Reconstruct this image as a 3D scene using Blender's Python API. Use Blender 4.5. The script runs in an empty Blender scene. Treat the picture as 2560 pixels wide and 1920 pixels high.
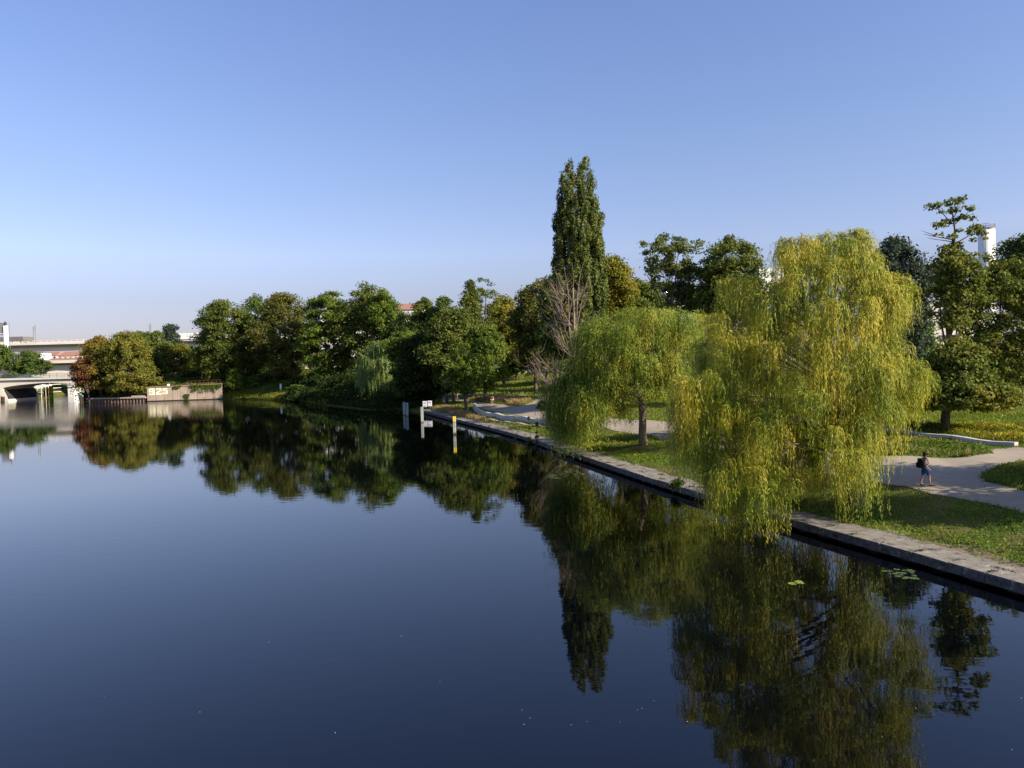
import bpy, bmesh, math, random
import numpy as np
from mathutils import Vector, Matrix
R = math.radians
SC = bpy.context.scene
COL = SC.collection

# ------------------------------------------------------------------ camera
CAM_H, FPX, ROLL, PITCH = 7.8, 1950.0, 0.026, math.atan(60/1950)
fw = Vector((0, math.cos(PITCH), -math.sin(PITCH)))
up0 = Vector((0, math.sin(PITCH), math.cos(PITCH)))
rt0 = Vector((1, 0, 0))
rt = math.cos(ROLL)*rt0 - math.sin(ROLL)*up0
up = math.sin(ROLL)*rt0 + math.cos(ROLL)*up0
cam = bpy.data.cameras.new('camera')
cam.sensor_width = 36.0
cam.lens = 36.0*FPX/2560
cam.clip_start = 0.2
cam.clip_end = 20000
cam_o = bpy.data.objects.new('camera', cam)
COL.objects.link(cam_o)
M = Matrix((rt, up, -fw)).transposed().to_4x4()
M.translation = Vector((0, 0, CAM_H))
cam_o.matrix_world = M
SC.camera = cam_o

# ------------------------------------------------------------------ world, sun, exposure
SUN_EL, SUN_AZ = 29.0, 115.0          # azimuth from +Y towards +X
wd = bpy.data.worlds.new('World')
SC.world = wd
wd.use_nodes = True
nt = wd.node_tree
nt.nodes.clear()
sky = nt.nodes.new('ShaderNodeTexSky')
sky.sky_type = 'NISHITA'
sky.sun_disc = False
sky.sun_elevation = R(SUN_EL)
sky.sun_rotation = R(SUN_AZ)
sky.altitude = 0
sky.air_density = 1.0
sky.dust_density = 0.6
sky.ozone_density = 3.0
wtc = nt.nodes.new('ShaderNodeTexCoord')
wsep = nt.nodes.new('ShaderNodeSeparateXYZ')
nt.links.new(wtc.outputs['Generated'], wsep.inputs[0])
wcr = nt.nodes.new('ShaderNodeValToRGB')          # lavender haze low in the sky
we = wcr.color_ramp.elements
we[0].position, we[0].color = 0.0, (.505, .455, .615, 1)
we[1].position, we[1].color = 0.5, (1.03, .96, 1.15, 1)
for p_, c_ in ((.08, (.70, .575, .68, 1)), (.135, (.97, .80, .89, 1)), (.26, (1.0, .885, .98, 1))):
    x_ = we.new(p_)
    x_.color = c_
nt.links.new(wsep.outputs['Z'], wcr.inputs[0])
tint = nt.nodes.new('ShaderNodeMix')
tint.data_type = 'RGBA'
tint.blend_type = 'MULTIPLY'
tint.clamp_result = False
tint.inputs[0].default_value = 1.0
nt.links.new(wcr.outputs[0], tint.inputs[7])
bg = nt.nodes.new('ShaderNodeBackground')
bg.inputs['Strength'].default_value = 0.099
wo = nt.nodes.new('ShaderNodeOutputWorld')
nt.links.new(sky.outputs[0], tint.inputs[6])
nt.links.new(tint.outputs[2], bg.inputs['Color'])
nt.links.new(bg.outputs[0], wo.inputs['Surface'])
sd = bpy.data.lights.new('sun', 'SUN')
sd.energy = 5.0
sd.angle = R(0.5)
sd.color = (1.0, 0.885, 0.70)
so = bpy.data.objects.new('sun', sd)
COL.objects.link(so)
sdir = Vector((math.sin(R(SUN_AZ))*math.cos(R(SUN_EL)), math.cos(R(SUN_AZ))*math.cos(R(SUN_EL)), math.sin(R(SUN_EL))))
so.rotation_euler = sdir.to_track_quat('Z', 'Y').to_euler()
so.location = (60, -60, 60)
SC.view_settings.view_transform = 'Standard'
SC.view_settings.look = 'None'
SC.view_settings.gamma = 1.0
SC.view_settings.exposure = 0.90
SC.render.engine = 'CYCLES'
SC.cycles.max_bounces = 8
SC.cycles.diffuse_bounces = 3
SC.cycles.glossy_bounces = 3
SC.cycles.transmission_bounces = 4

# ------------------------------------------------------------------ helpers
def tag(o, label=None, cat=None, group=None, kind=None):
    if label: o['label'] = label
    if cat: o['category'] = cat
    if group: o['group'] = group
    if kind: o['kind'] = kind
    return o

def empty(name, loc, label, cat, group=None, rz=0.0):
    o = bpy.data.objects.new(name, None)
    COL.objects.link(o)
    o.location = loc
    o.rotation_euler = (0, 0, rz)
    return tag(o, label, cat, group)

def copy_tree(o, parent=None):
    c = o.copy()
    COL.objects.link(c)
    if parent:
        c.parent = parent
    for ch in list(o.children):
        copy_tree(ch, c)
    return c

def ray(px, py):
    u, v = (px-1280)/FPX, (py-960)/FPX
    return fw + u*rt - v*up

def at(px, py, Y):                      # point on the pixel's line of sight at depth Y
    d = ray(px, py)
    return Vector((0, 0, CAM_H)) + d*(Y/d.y)

def atz(px, py, z):
    d = ray(px, py)
    return Vector((0, 0, CAM_H)) + d*((z-CAM_H)/d.z)

class MB:
    def __init__(s):
        s.v, s.f, s.m = [], [], []
    def add(s, vs, fs, mi=0):
        n = len(s.v)
        s.v += [tuple(v) for v in vs]
        s.f += [tuple(i+n for i in f) for f in fs]
        s.m += [mi]*len(fs)
    def box(s, c, size, rz=0.0, mi=0, taper=1.0):
        x, y, z = size[0]/2, size[1]/2, size[2]/2
        ca, sa = math.cos(rz), math.sin(rz)
        vs = []
        for k, t in ((-1, 1.0), (1, taper)):
            for a, b in ((-1, -1), (1, -1), (1, 1), (-1, 1)):
                X, Y = a*x*t, b*y*t
                vs.append((c[0]+X*ca-Y*sa, c[1]+X*sa+Y*ca, c[2]+k*z))
        s.add(vs, [(3, 2, 1, 0), (4, 5, 6, 7), (0, 1, 5, 4), (1, 2, 6, 5), (2, 3, 7, 6), (3, 0, 4, 7)], mi)
    def bar(s, a, b, w, h, mi=0):       # rectangular bar from a to b
        a, b = Vector(a), Vector(b)
        d = (b-a).normalized()
        up_ = Vector((0, 0, 1)) if abs(d.z) < .95 else Vector((0, 1, 0))
        x = d.cross(up_).normalized()*w/2
        y = x.cross(d).normalized()*h/2
        vs = [a-x-y, a+x-y, a+x+y, a-x+y, b-x-y, b+x-y, b+x+y, b-x+y]
        s.add(vs, [(0, 1, 2, 3), (7, 6, 5, 4), (0, 4, 5, 1), (1, 5, 6, 2), (2, 6, 7, 3), (3, 7, 4, 0)], mi)
    def tube(s, pts, rad, seg=8, mi=0, caps=True):
        pts = [Vector(p) for p in pts]
        if not hasattr(rad, '__len__'): rad = [rad]*len(pts)
        vs, fs = [], []
        ref = None
        for i, p in enumerate(pts):
            d = (pts[min(i+1, len(pts)-1)]-pts[max(i-1, 0)])
            if d.length < 1e-9: d = Vector((0, 0, 1))
            d.normalize()
            if ref is None:
                ref = d.orthogonal().normalized()
            x = (ref - d*ref.dot(d))
            if x.length < 1e-6: x = d.orthogonal()
            x.normalize()
            ref = x
            y = d.cross(x)
            for k in range(seg):
                a = 2*math.pi*k/seg
                vs.append(p + x*math.cos(a)*rad[i] + y*math.sin(a)*rad[i])
        for i in range(len(pts)-1):
            for k in range(seg):
                k2 = (k+1) % seg
                fs.append((i*seg+k, i*seg+k2, (i+1)*seg+k2, (i+1)*seg+k))
        if caps:
            fs.append(tuple(range(seg-1, -1, -1)))
            fs.append(tuple((len(pts)-1)*seg+k for k in range(seg)))
        s.add(vs, fs, mi)
    def prism(s, poly, z0, z1, mi=0):   # poly in xy
        n = len(poly)
        ar = sum(poly[i][0]*poly[(i+1) % n][1]-poly[(i+1) % n][0]*poly[i][1] for i in range(n))
        if ar < 0: poly = poly[::-1]
        vs = [(p[0], p[1], z0) for p in poly] + [(p[0], p[1], z1) for p in poly]
        fs = [tuple(range(n-1, -1, -1)), tuple(range(n, 2*n))]
        fs += [(i, (i+1) % n, n+(i+1) % n, n+i) for i in range(n)]
        s.add(vs, fs, mi)
    def plate(s, poly, y0, y1, mi=0):   # poly in xz extruded along y
        n = len(poly)
        ar = sum(poly[i][0]*poly[(i+1) % n][1]-poly[(i+1) % n][0]*poly[i][1] for i in range(n))
        if ar < 0: poly = poly[::-1]
        vs = [(p[0], y0, p[1]) for p in poly] + [(p[0], y1, p[1]) for p in poly]
        fs = [tuple(range(n)), tuple(range(2*n-1, n-1, -1))]
        fs += [(i, n+i, n+(i+1) % n, (i+1) % n) for i in range(n)]
        s.add(vs, fs, mi)
    def ball(s, c, r, sz=(1, 1, 1), seg=10, rings=7, mi=0):
        vs, fs = [], []
        for i in range(rings+1):
            t = math.pi*i/rings
            for k in range(seg):
                a = 2*math.pi*k/seg
                vs.append((c[0]+r*sz[0]*math.sin(t)*math.cos(a), c[1]+r*sz[1]*math.sin(t)*math.sin(a), c[2]+r*sz[2]*math.cos(t)))
        for i in range(rings):
            for k in range(seg):
                k2 = (k+1) % seg
                fs.append((i*seg+k, (i+1)*seg+k, (i+1)*seg+k2, i*seg+k2))
        s.add(vs, fs, mi)
    def build(s, name, m, parent=None, smooth=False, world=True):
        me = bpy.data.meshes.new(name)
        me.from_pydata(s.v, [], s.f)
        for x in (m if isinstance(m, (list, tuple)) else [m]):
            me.materials.append(x)
        if max(s.m, default=0) > 0:
            me.polygons.foreach_set('material_index', s.m)
        if smooth:
            me.polygons.foreach_set('use_smooth', [True]*len(s.f))
        me.update()
        o = bpy.data.objects.new(name, me)
        COL.objects.link(o)
        if parent:
            o.parent = parent
            if world:                    # verts were given in world space: keep them there
                pm = Matrix.LocRotScale(parent.location, parent.rotation_euler, None)
                me.transform(pm.inverted())
        return o

def np_mesh(name, v, nper, m, parent=None, smooth=False):
    """v: (n*nper,3) array, one n-gon per leaf"""
    n = len(v)//nper
    me = bpy.data.meshes.new(name)
    me.vertices.add(len(v))
    off = np.array(parent.location, dtype=np.float64) if parent else np.zeros(3)
    me.vertices.foreach_set('co', (v-off).astype(np.float32).ravel())
    me.loops.add(len(v))
    me.loops.foreach_set('vertex_index', np.arange(len(v), dtype=np.int32))
    me.polygons.add(n)
    me.polygons.foreach_set('loop_start', np.arange(0, len(v), nper, dtype=np.int32))
    me.materials.append(m)
    me.update(calc_edges=True)
    o = bpy.data.objects.new(name, me)
    COL.objects.link(o)
    if parent: o.parent = parent
    return o

# ------------------------------------------------------------------ materials
def new_mat(name):
    m = bpy.data.materials.new(name)
    m.use_nodes = True
    m.node_tree.nodes.clear()
    return m, m.node_tree

def mat(name, cols, rough=.8, scale=1.0, detail=5, stretch=(1, 1, 1), bump=0.0, bscale=None, metal=0.0, spec=.3, contrast=(.3, .7)):
    m, t = new_mat(name)
    N, L = t.nodes, t.links
    out = N.new('ShaderNodeOutputMaterial')
    b = N.new('ShaderNodeBsdfPrincipled')
    b.inputs['Roughness'].default_value = rough
    b.inputs['Metallic'].default_value = metal
    b.inputs['Specular IOR Level'].default_value = spec
    L.new(b.outputs[0], out.inputs['Surface'])
    if not isinstance(cols, list): cols = [cols]
    if len(cols) == 1 and not bump:
        b.inputs['Base Color'].default_value = (*cols[0], 1)
        return m
    tc = N.new('ShaderNodeTexCoord')
    mp = N.new('ShaderNodeMapping')
    mp.inputs['Scale'].default_value = stretch
    L.new(tc.outputs['Object'], mp.inputs[0])
    nz = N.new('ShaderNodeTexNoise')
    nz.inputs['Scale'].default_value = scale
    nz.inputs['Detail'].default_value = detail
    nz.inputs['Roughness'].default_value = .65
    L.new(mp.outputs[0], nz.inputs['Vector'])
    if len(cols) > 1:
        cr = N.new('ShaderNodeValToRGB')
        e = cr.color_ramp.elements
        e[0].position, e[1].position = contrast
        e[0].color, e[1].color = (*cols[0], 1), (*cols[-1], 1)
        for i, c in enumerate(cols[1:-1]):
            x = e.new(contrast[0]+(contrast[1]-contrast[0])*(i+1)/(len(cols)-1))
            x.color = (*c, 1)
        L.new(nz.outputs[0], cr.inputs[0])
        L.new(cr.outputs[0], b.inputs['Base Color'])
    else:
        b.inputs['Base Color'].default_value = (*cols[0], 1)
    if bump:
        n2 = nz
        if bscale:
            n2 = N.new('ShaderNodeTexNoise')
            n2.inputs['Scale'].default_value = bscale
            n2.inputs['Detail'].default_value = 6
            L.new(mp.outputs[0], n2.inputs['Vector'])
        bp = N.new('ShaderNodeBump')
        bp.inputs['Distance'].default_value = bump
        L.new(n2.outputs[0], bp.inputs['Height'])
        L.new(bp.outputs[0], b.inputs['Normal'])
    return m

def leaf_mat(name, cols, trans=.35, rough=.55, patch=.35, spec=.25, gain=1.2):
    """leaf colours vary from leaf to leaf and from bough to bough"""
    cols = [tuple(c*gain for c in q) for q in cols]
    m, t = new_mat(name)
    N, L = t.nodes, t.links
    out = N.new('ShaderNodeOutputMaterial')
    geo = N.new('ShaderNodeNewGeometry')
    tc = N.new('ShaderNodeTexCoord')
    nz = N.new('ShaderNodeTexNoise')
    nz.inputs['Scale'].default_value = patch
    nz.inputs['Detail'].default_value = 3
    L.new(tc.outputs['Object'], nz.inputs['Vector'])
    mr = N.new('ShaderNodeMapRange')
    mr.inputs['From Min'].default_value = .3
    mr.inputs['From Max'].default_value = .7
    L.new(nz.outputs[0], mr.inputs['Value'])
    mx = N.new('ShaderNodeMath')
    mx.operation = 'MULTIPLY_ADD'
    mx.inputs[1].default_value = .42
    ml = N.new('ShaderNodeMath')
    ml.operation = 'MULTIPLY'
    ml.inputs[1].default_value = .58
    L.new(mr.outputs[0], ml.inputs[0])
    L.new(geo.outputs['Random Per Island'], mx.inputs[0])
    L.new(ml.outputs[0], mx.inputs[2])
    cr = N.new('ShaderNodeValToRGB')
    e = cr.color_ramp.elements
    e[0].position, e[1].position = .1, .9
    e[0].color, e[1].color = (*cols[0], 1), (*cols[-1], 1)
    for i, c in enumerate(cols[1:-1]):
        x = e.new(.1+.8*(i+1)/(len(cols)-1))
        x.color = (*c, 1)
    L.new(mx.outputs[0], cr.inputs[0])
    b = N.new('ShaderNodeBsdfPrincipled')
    b.inputs['Roughness'].default_value = rough
    b.inputs['Specular IOR Level'].default_value = spec*.5
    L.new(cr.outputs[0], b.inputs['Base Color'])
    tr = N.new('ShaderNodeBsdfTranslucent')
    hs = N.new('ShaderNodeHueSaturation')
    hs.inputs['Value'].default_value = 1.3
    hs.inputs['Saturation'].default_value = 1.08
    L.new(cr.outputs[0], hs.inputs['Color'])
    L.new(hs.outputs[0], tr.inputs['Color'])
    ms = N.new('ShaderNodeMixShader')
    ms.inputs[0].default_value = trans
    L.new(b.outputs[0], ms.inputs[1])
    L.new(tr.outputs[0], ms.inputs[2])
    L.new(ms.outputs[0], out.inputs['Surface'])
    return m

def water_mat():
    m, t = new_mat('river_water')
    N, L = t.nodes, t.links
    out = N.new('ShaderNodeOutputMaterial')
    b = N.new('ShaderNodeBsdfPrincipled')
    b.inputs['Base Color'].default_value = (.0008, .0012, .002, 1)
    b.inputs['Roughness'].default_value = .015
    b.inputs['IOR'].default_value = 1.45
    b.inputs['Specular Tint'].default_value = (.96, .98, 1.12, 1)
    b.inputs['Specular IOR Level'].default_value = .5
    tc = N.new('ShaderNodeTexCoord')
    sep = N.new('ShaderNodeSeparateXYZ')
    L.new(tc.outputs['Object'], sep.inputs[0])
    def noise(scale, stretch, det):
        mp = N.new('ShaderNodeMapping')
        mp.inputs['Scale'].default_value = stretch
        L.new(tc.outputs['Object'], mp.inputs[0])
        n = N.new('ShaderNodeTexNoise')
        n.inputs['Scale'].default_value = scale
        n.inputs['Detail'].default_value = det
        L.new(mp.outputs[0], n.inputs['Vector'])
        return n
    # calm everywhere, a faint breeze-ruffled zone out in the far reach by the bridges
    big = noise(.035, (1, 1.0, 1), 2)
    add = N.new('ShaderNodeMath'); add.operation = 'MULTIPLY_ADD'
    L.new(big.outputs[0], add.inputs[0]); add.inputs[1].default_value = 60
    sub = N.new('ShaderNodeMath'); sub.operation = 'MULTIPLY_ADD'
    L.new(sep.outputs[0], sub.inputs[0]); sub.inputs[1].default_value = -.8
    L.new(sep.outputs[1], sub.inputs[2])
    L.new(sub.outputs[0], add.inputs[2])
    zone = N.new('ShaderNodeMapRange')
    zone.interpolation_type = 'SMOOTHSTEP'
    zone.inputs['From Min'].default_value = 170
    zone.inputs['From Max'].default_value = 300
    zone.inputs['To Min'].default_value = 0
    zone.inputs['To Max'].default_value = 1
    L.new(add.outputs[0], zone.inputs['Value'])
    n1 = noise(1.1, (1, 1.7, 1), 2)
    n2 = noise(4.5, (1, 1.5, 1), 2)
    d1 = N.new('ShaderNodeMath'); d1.operation = 'MULTIPLY_ADD'
    L.new(zone.outputs[0], d1.inputs[0]); d1.inputs[1].default_value = .004; d1.inputs[2].default_value = .0021
    b1 = N.new('ShaderNodeBump')
    L.new(d1.outputs[0], b1.inputs['Distance']); L.new(n1.outputs[0], b1.inputs['Height'])
    d2 = N.new('ShaderNodeMath'); d2.operation = 'MULTIPLY_ADD'
    L.new(zone.outputs[0], d2.inputs[0]); d2.inputs[1].default_value = .009; d2.inputs[2].default_value = .0002
    b2 = N.new('ShaderNodeBump')
    L.new(d2.outputs[0], b2.inputs['Distance']); L.new(n2.outputs[0], b2.inputs['Height'])
    L.new(b1.outputs[0], b2.inputs['Normal'])
    L.new(b2.outputs[0], b.inputs['Normal'])
    L.new(b.outputs[0], out.inputs['Surface'])
    return m

def lawn_mat():
    m, t = new_mat('lawn')
    N, L = t.nodes, t.links
    out = N.new('ShaderNodeOutputMaterial')
    b = N.new('ShaderNodeBsdfPrincipled')
    b.inputs['Roughness'].default_value = .95
    b.inputs['Specular IOR Level'].default_value = .1
    tc = N.new('ShaderNodeTexCoord')
    def ramp(scale, cols, pos, det=6):
        n = N.new('ShaderNodeTexNoise')
        n.inputs['Scale'].default_value = scale
        n.inputs['Detail'].default_value = det
        n.inputs['Roughness'].default_value = .7
        L.new(tc.outputs['Object'], n.inputs['Vector'])
        cr = N.new('ShaderNodeValToRGB')
        e = cr.color_ramp.elements
        e[0].position, e[1].position = pos
        e[0].color, e[1].color = (*cols[0], 1), (*cols[1], 1)
        L.new(n.outputs[0], cr.inputs[0])
        return cr
    g = ramp(9, ((.04, .062, .012), (.11, .135, .026)), (.3, .7))
    dry = ramp(5, ((.11, .085, .035), (.17, .13, .06)), (.3, .7))
    k = ramp(.35, ((0, 0, 0), (1, 1, 1)), (.5, .62))
    mx = N.new('ShaderNodeMix'); mx.data_type = 'RGBA'
    L.new(k.outputs[0], mx.inputs[0]); L.new(g.outputs[0], mx.inputs[6]); L.new(dry.outputs[0], mx.inputs[7])
    L.new(mx.outputs[2], b.inputs['Base Color'])
    n = N.new('ShaderNodeTexNoise'); n.inputs['Scale'].default_value = 14; n.inputs['Detail'].default_value = 4
    L.new(tc.outputs['Object'], n.inputs['Vector'])
    bp = N.new('ShaderNodeBump'); bp.inputs['Distance'].default_value = .06
    L.new(n.outputs[0], bp.inputs['Height']); L.new(bp.outputs[0], b.inputs['Normal'])
    L.new(b.outputs[0], out.inputs['Surface'])
    return m

MAT = dict(
    water=water_mat(), lawn=lawn_mat(),
    path=mat('path_concrete', [(.27, .225, .168), (.35, .30, .23)], .9, .8, 8, bump=.004, bscale=30),
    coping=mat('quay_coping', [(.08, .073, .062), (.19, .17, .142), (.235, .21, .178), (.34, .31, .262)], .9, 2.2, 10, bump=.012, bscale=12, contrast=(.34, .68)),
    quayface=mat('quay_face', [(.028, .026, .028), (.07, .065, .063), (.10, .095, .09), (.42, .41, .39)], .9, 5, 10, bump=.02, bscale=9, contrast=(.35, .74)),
    wetwall=mat('wet_piling', [(.012, .010, .008), (.035, .028, .020)], .7, 2, 6, bump=.02),
    bark=mat('bark', [(.06, .045, .035), (.16, .12, .09)], .95, 3, 8, (1, 1, .25), bump=.03),
    barkpale=mat('pale_bark', [(.15, .115, .085), (.34, .265, .20)], .95, 4, 8, (1, 1, .2), bump=.03),
    deadwood=mat('dead_wood', [(.16, .115, .08), (.31, .24, .175)], .9, 3, 6, (1, 1, .3), bump=.01),
    concrete=mat('weathered_concrete', [(.26, .20, .155), (.36, .285, .22), (.43, .35, .275)], .9, .5, 9, (1, 1, .35), bump=.01, bscale=8),
    white=mat('white_paint', [(.74, .73, .70), (.82, .81, .78)], .7, .4, 6),
    cream=mat('cream_render', [(.62, .55, .46), (.74, .67, .57)], .85, .12, 6, (1, 1, .4)),
    bridge=mat('bridge_concrete', [(.58, .52, .44), (.72, .66, .57)], .85, .1, 7, (1, 1, .3)),
    grey=mat('grey_metal', (.22, .22, .23), .5, spec=.5),
    dark=mat('dark_metal', (.03, .032, .035), .5, spec=.5),
    black=mat('black_plastic', (.008, .008, .009), .8, spec=.1),
    timber=mat('tarred_timber', [(.015, .012, .010), (.05, .04, .03)], .8, 4, 6, (1, 1, .1)),
    yellow=mat('yellow_paint', [(.72, .52, .03), (.82, .62, .05)], .6, 3),
    greenp=mat('green_paint', (.03, .42, .08), .6),
    maroon=mat('maroon_paint', (.10, .025, .02), .7),
    postgrey=mat('zinc_post', [(.24, .28, .25), (.42, .45, .38)], .6, 1.2, 6, (3, 3, .3)),
    postteal=mat('weathered_teal_post', [(.16, .24, .24), (.36, .42, .38)], .6, 1.2, 6, (3, 3, .3)),
    roof=mat('red_tiles', [(.26, .125, .095), (.36, .19, .145)], .8, 2, 5),
    roofgrey=mat('grey_roof', (.16, .15, .15), .8),
    glass=mat('window_glass', (.03, .035, .04), .08, spec=.8),
    rail=mat('rusty_rail', [(.09, .045, .03), (.16, .08, .055)], .8, 5),
    rust=mat('rusty_sheet_pile', [(.10, .06, .045), (.20, .14, .11)], .85, 1.5, 6, (1, 1, .4), bump=.01),
    graf=mat('pale_yellow_paint', [(.80, .80, .50), (.86, .86, .60)], .8, 3),
    inkblue=mat('blue_lettering', (.05, .13, .45), .6),
    ink=mat('dark_spray_paint', (.06, .06, .075), .8),
    bluebin=mat('blue_bin', (.015, .03, .12), .5),
    seatwall=mat('pale_concrete', [(.30, .29, .27), (.44, .425, .40), (.50, .48, .45)], .85, .9, 7, bump=.004, bscale=14),
    silver=mat('steel', (.6, .6, .62), .25, metal=.9),
    blue=mat('blue_car_paint', (.03, .09, .38), .3, spec=.6),
    carwhite=mat('white_car_paint', (.75, .75, .74), .3, spec=.6),
    tyre=mat('tyre', (.015, .015, .015), .8),
    skin=mat('skin', (.42, .25, .18), .55, spec=.35),
    shirt=mat('grey_shirt', [(.20, .19, .19), (.30, .29, .28)], .9, 14, 3),
    pink=mat('pink_shirt', (.62, .36, .34), .9),
    denim=mat('denim', [(.02, .07, .22), (.035, .11, .32)], .9, 12, 4),
    hair=mat('dark_hair', (.015, .010, .008), .6),
    shoe=mat('black_shoe', (.012, .012, .012), .6),
    darkcloth=mat('dark_clothes', (.03, .03, .04), .9),
    speck=mat('pale_fluff', (.7, .68, .62), .9),
)
LEAF = dict(
    willow=leaf_mat('willow_leaves', [(.075, .116, .012), (.185, .200, .021), (.41, .315, .040)], .20, .45, .5, .3, 1.42),
    willow2=leaf_mat('young_willow_leaves', [(.066, .112, .013), (.145, .180, .021), (.30, .258, .036)], .24, .45, .5, .3, 1.35),
    willowfar=leaf_mat('pale_willow_leaves', [(.09, .14, .035), (.14, .19, .055), (.19, .23, .07)], .35, .5, .3, .25, 1.5),
    poplar=leaf_mat('poplar_leaves', [(.045, .068, .015), (.09, .115, .026), (.16, .16, .04)], .3, .45, .6),
    olive=leaf_mat('olive_leaves', [(.048, .07, .013), (.088, .112, .02), (.135, .145, .03)], .3, .6, .3),
    brown=leaf_mat('browning_leaves', [(.05, .060, .013), (.092, .100, .02), (.145, .132, .028)], .3, .6, .25),
    maple=leaf_mat('maple_leaves', [(.055, .08, .013), (.108, .13, .022), (.20, .178, .033)], .3, .6, .4),
    orange=leaf_mat('rusty_leaves', [(.09, .07, .014), (.165, .125, .022), (.25, .17, .03)], .3, .6, .3),
    redbrown=leaf_mat('red_brown_leaves', [(.07, .032, .016), (.13, .055, .025), (.17, .08, .035)], .3, .6, .3),
    chestnut=leaf_mat('chestnut_leaves', [(.07, .082, .014), (.125, .128, .022), (.19, .165, .03)], .3, .6, .25),
    green=leaf_mat('green_leaves', [(.035, .06, .012), (.065, .10, .020), (.10, .135, .026)], .3, .55, .3),
    bright=leaf_mat('bright_green_leaves', [(.05, .085, .012), (.095, .14, .020), (.15, .17, .03)], .35, .55, .3),
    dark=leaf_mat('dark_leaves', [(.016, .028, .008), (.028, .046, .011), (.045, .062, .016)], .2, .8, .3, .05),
    blue=leaf_mat('blue_green_leaves', [(.022, .036, .024), (.04, .058, .036), (.06, .08, .045)], .25, .5, .3),
    yellowgreen=leaf_mat('yellow_green_leaves', [(.08, .095, .014), (.15, .15, .02), (.24, .19, .03)], .35, .55, .35),
    grass=leaf_mat('grass_blades', [(.07, .10, .014), (.13, .16, .024), (.21, .20, .045)], .35, .7, .5, .1, 1.4),
    clover=leaf_mat('clover', [(.05, .10, .014), (.095, .155, .02), (.15, .19, .028)], .35, .6, .8, .15, 1.4),
    straw=leaf_mat('dry_grass', [(.15, .11, .045), (.25, .19, .085), (.34, .26, .13)], .35, .8, .6, .1),
    flower=leaf_mat('yellow_flowers', [(.26, .25, .02), (.38, .36, .03), (.48, .44, .05)], .3, .7, .6, .1),
    pad=leaf_mat('lily_pad', [(.035, .065, .025), (.06, .09, .03), (.09, .12, .04)], .1, .3, .5, .5),
    padbright=leaf_mat('bright_lily_pad', [(.14, .20, .03), (.20, .26, .05)], .1, .4, .5),
)

# ------------------------------------------------------------------ terrain
QUAY = [(30, -30), (22, 0), (16.4, 22), (15.6, 24), (14.4, 28), (12.2, 34), (8.41, 46.2), (5.02, 59), (.65, 75.9), (-3.8, 89.5), (-7.45, 99.9), (-14.5, 121)]
BANK = [(-19, 126), (-26, 133), (-36, 150), (-47.5, 171), (-60.7, 184.6), (-71.5, 192.1)]
ISLE = [(-88.7, 189.4), (-103.5, 190.6), (-106, 200), (-118.5, 217), (-131, 250), (-150, 330), (-170, 420)]
SHORE = np.array(QUAY+BANK+ISLE, float)
LANDR = np.array(QUAY+BANK+ISLE+[(-170, 900), (900, 900), (900, -30)], float)
SHOREL = np.array([(-300, 60), (-168, 120), (-152, 190), (-143, 208), (-139.8, 216), (-144.3, 232), (-158, 280), (-190, 420)], float)
LANDL = np.array([tuple(p) for p in SHOREL]+[(-190, 900), (-900, 900), (-900, 60)], float)

def pdist(x, y, pl):
    d = np.full(x.shape, 1e9)
    for (x0, y0), (x1, y1) in zip(pl[:-1], pl[1:]):
        dx, dy = x1-x0, y1-y0
        t = np.clip(((x-x0)*dx+(y-y0)*dy)/(dx*dx+dy*dy), 0, 1)
        d = np.minimum(d, np.hypot(x-x0-t*dx, y-y0-t*dy))
    return d

def inside(x, y, pg):
    r = np.zeros(x.shape, bool)
    n = len(pg)
    for i in range(n):
        x0, y0 = pg[i]
        x1, y1 = pg[(i+1) % n]
        if y0 == y1: continue
        c = ((y0 > y) != (y1 > y)) & (x < (x1-x0)*(y-y0)/(y1-y0)+x0)
        r ^= c
    return r

def sstep(a, b, x):
    t = np.clip((x-a)/(b-a), 0, 1)
    return t*t*(3-2*t)

def terrain(x, y):
    x, y = np.asarray(x, float), np.asarray(y, float)
    dR = pdist(x, y, SHORE)
    t = np.where(inside(x, y, LANDR), dR, -dR)
    zq = .46+.11*np.clip(t, 0, 10)+.045*np.clip(t-10, 0, 25)+.11*np.clip(t-35, 0, 32)
    zq = zq-.15
    zq = np.where(t < 1.35, .47+.6*(t-1.35), zq)
    zq = np.where(t < .6, -.5, zq)
    zq = np.where(t < 0, -1.6, zq)
    zb = np.where(t < 0, t*.8, np.minimum(.36*t, 1.5+.2*t))        # natural bank
    zb = np.clip(zb, -1.6, 6.3)
    zi = np.where(t < .9, -.6, 1.15+.10*np.clip(t-3, 0, 6)+.30*np.clip(t-9, 0, 15))
    zi = np.where(t < 0, -1.6, np.minimum(zi, 6.3))
    zw = np.where(t < 1.2, 0.0, 3.45+.13*np.clip(t-5, 0, 40))
    zw = np.where(t < 0, -1.6, np.minimum(zw, 6.3))
    wq = np.where(y < 119, 1.0, sstep(-34, -12, x))                 # 1 on the quay side
    ww = (x < -72.0) & (x > -88.9)
    z = zq*wq+zb*(1-wq)
    z = np.where(ww, zw, z)
    z = np.where(x <= -88.9, zi, z)
    dL = pdist(x, y, SHOREL)
    inL = inside(x, y, LANDL)
    zl = np.where(dL < .8, -.5, np.minimum(2.2+.2*dL, 5.2))
    z = np.where(inL, zl, z)
    n = .06*np.sin(.9*x+.4*y)*np.sin(.7*y-.3*x)+.04*np.sin(1.9*x-.8*y)
    return z+np.where((t > 2) | inL, n, 0)

def gz(x, y):
    return float(terrain(np.array([x]), np.array([y]))[0])

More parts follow.
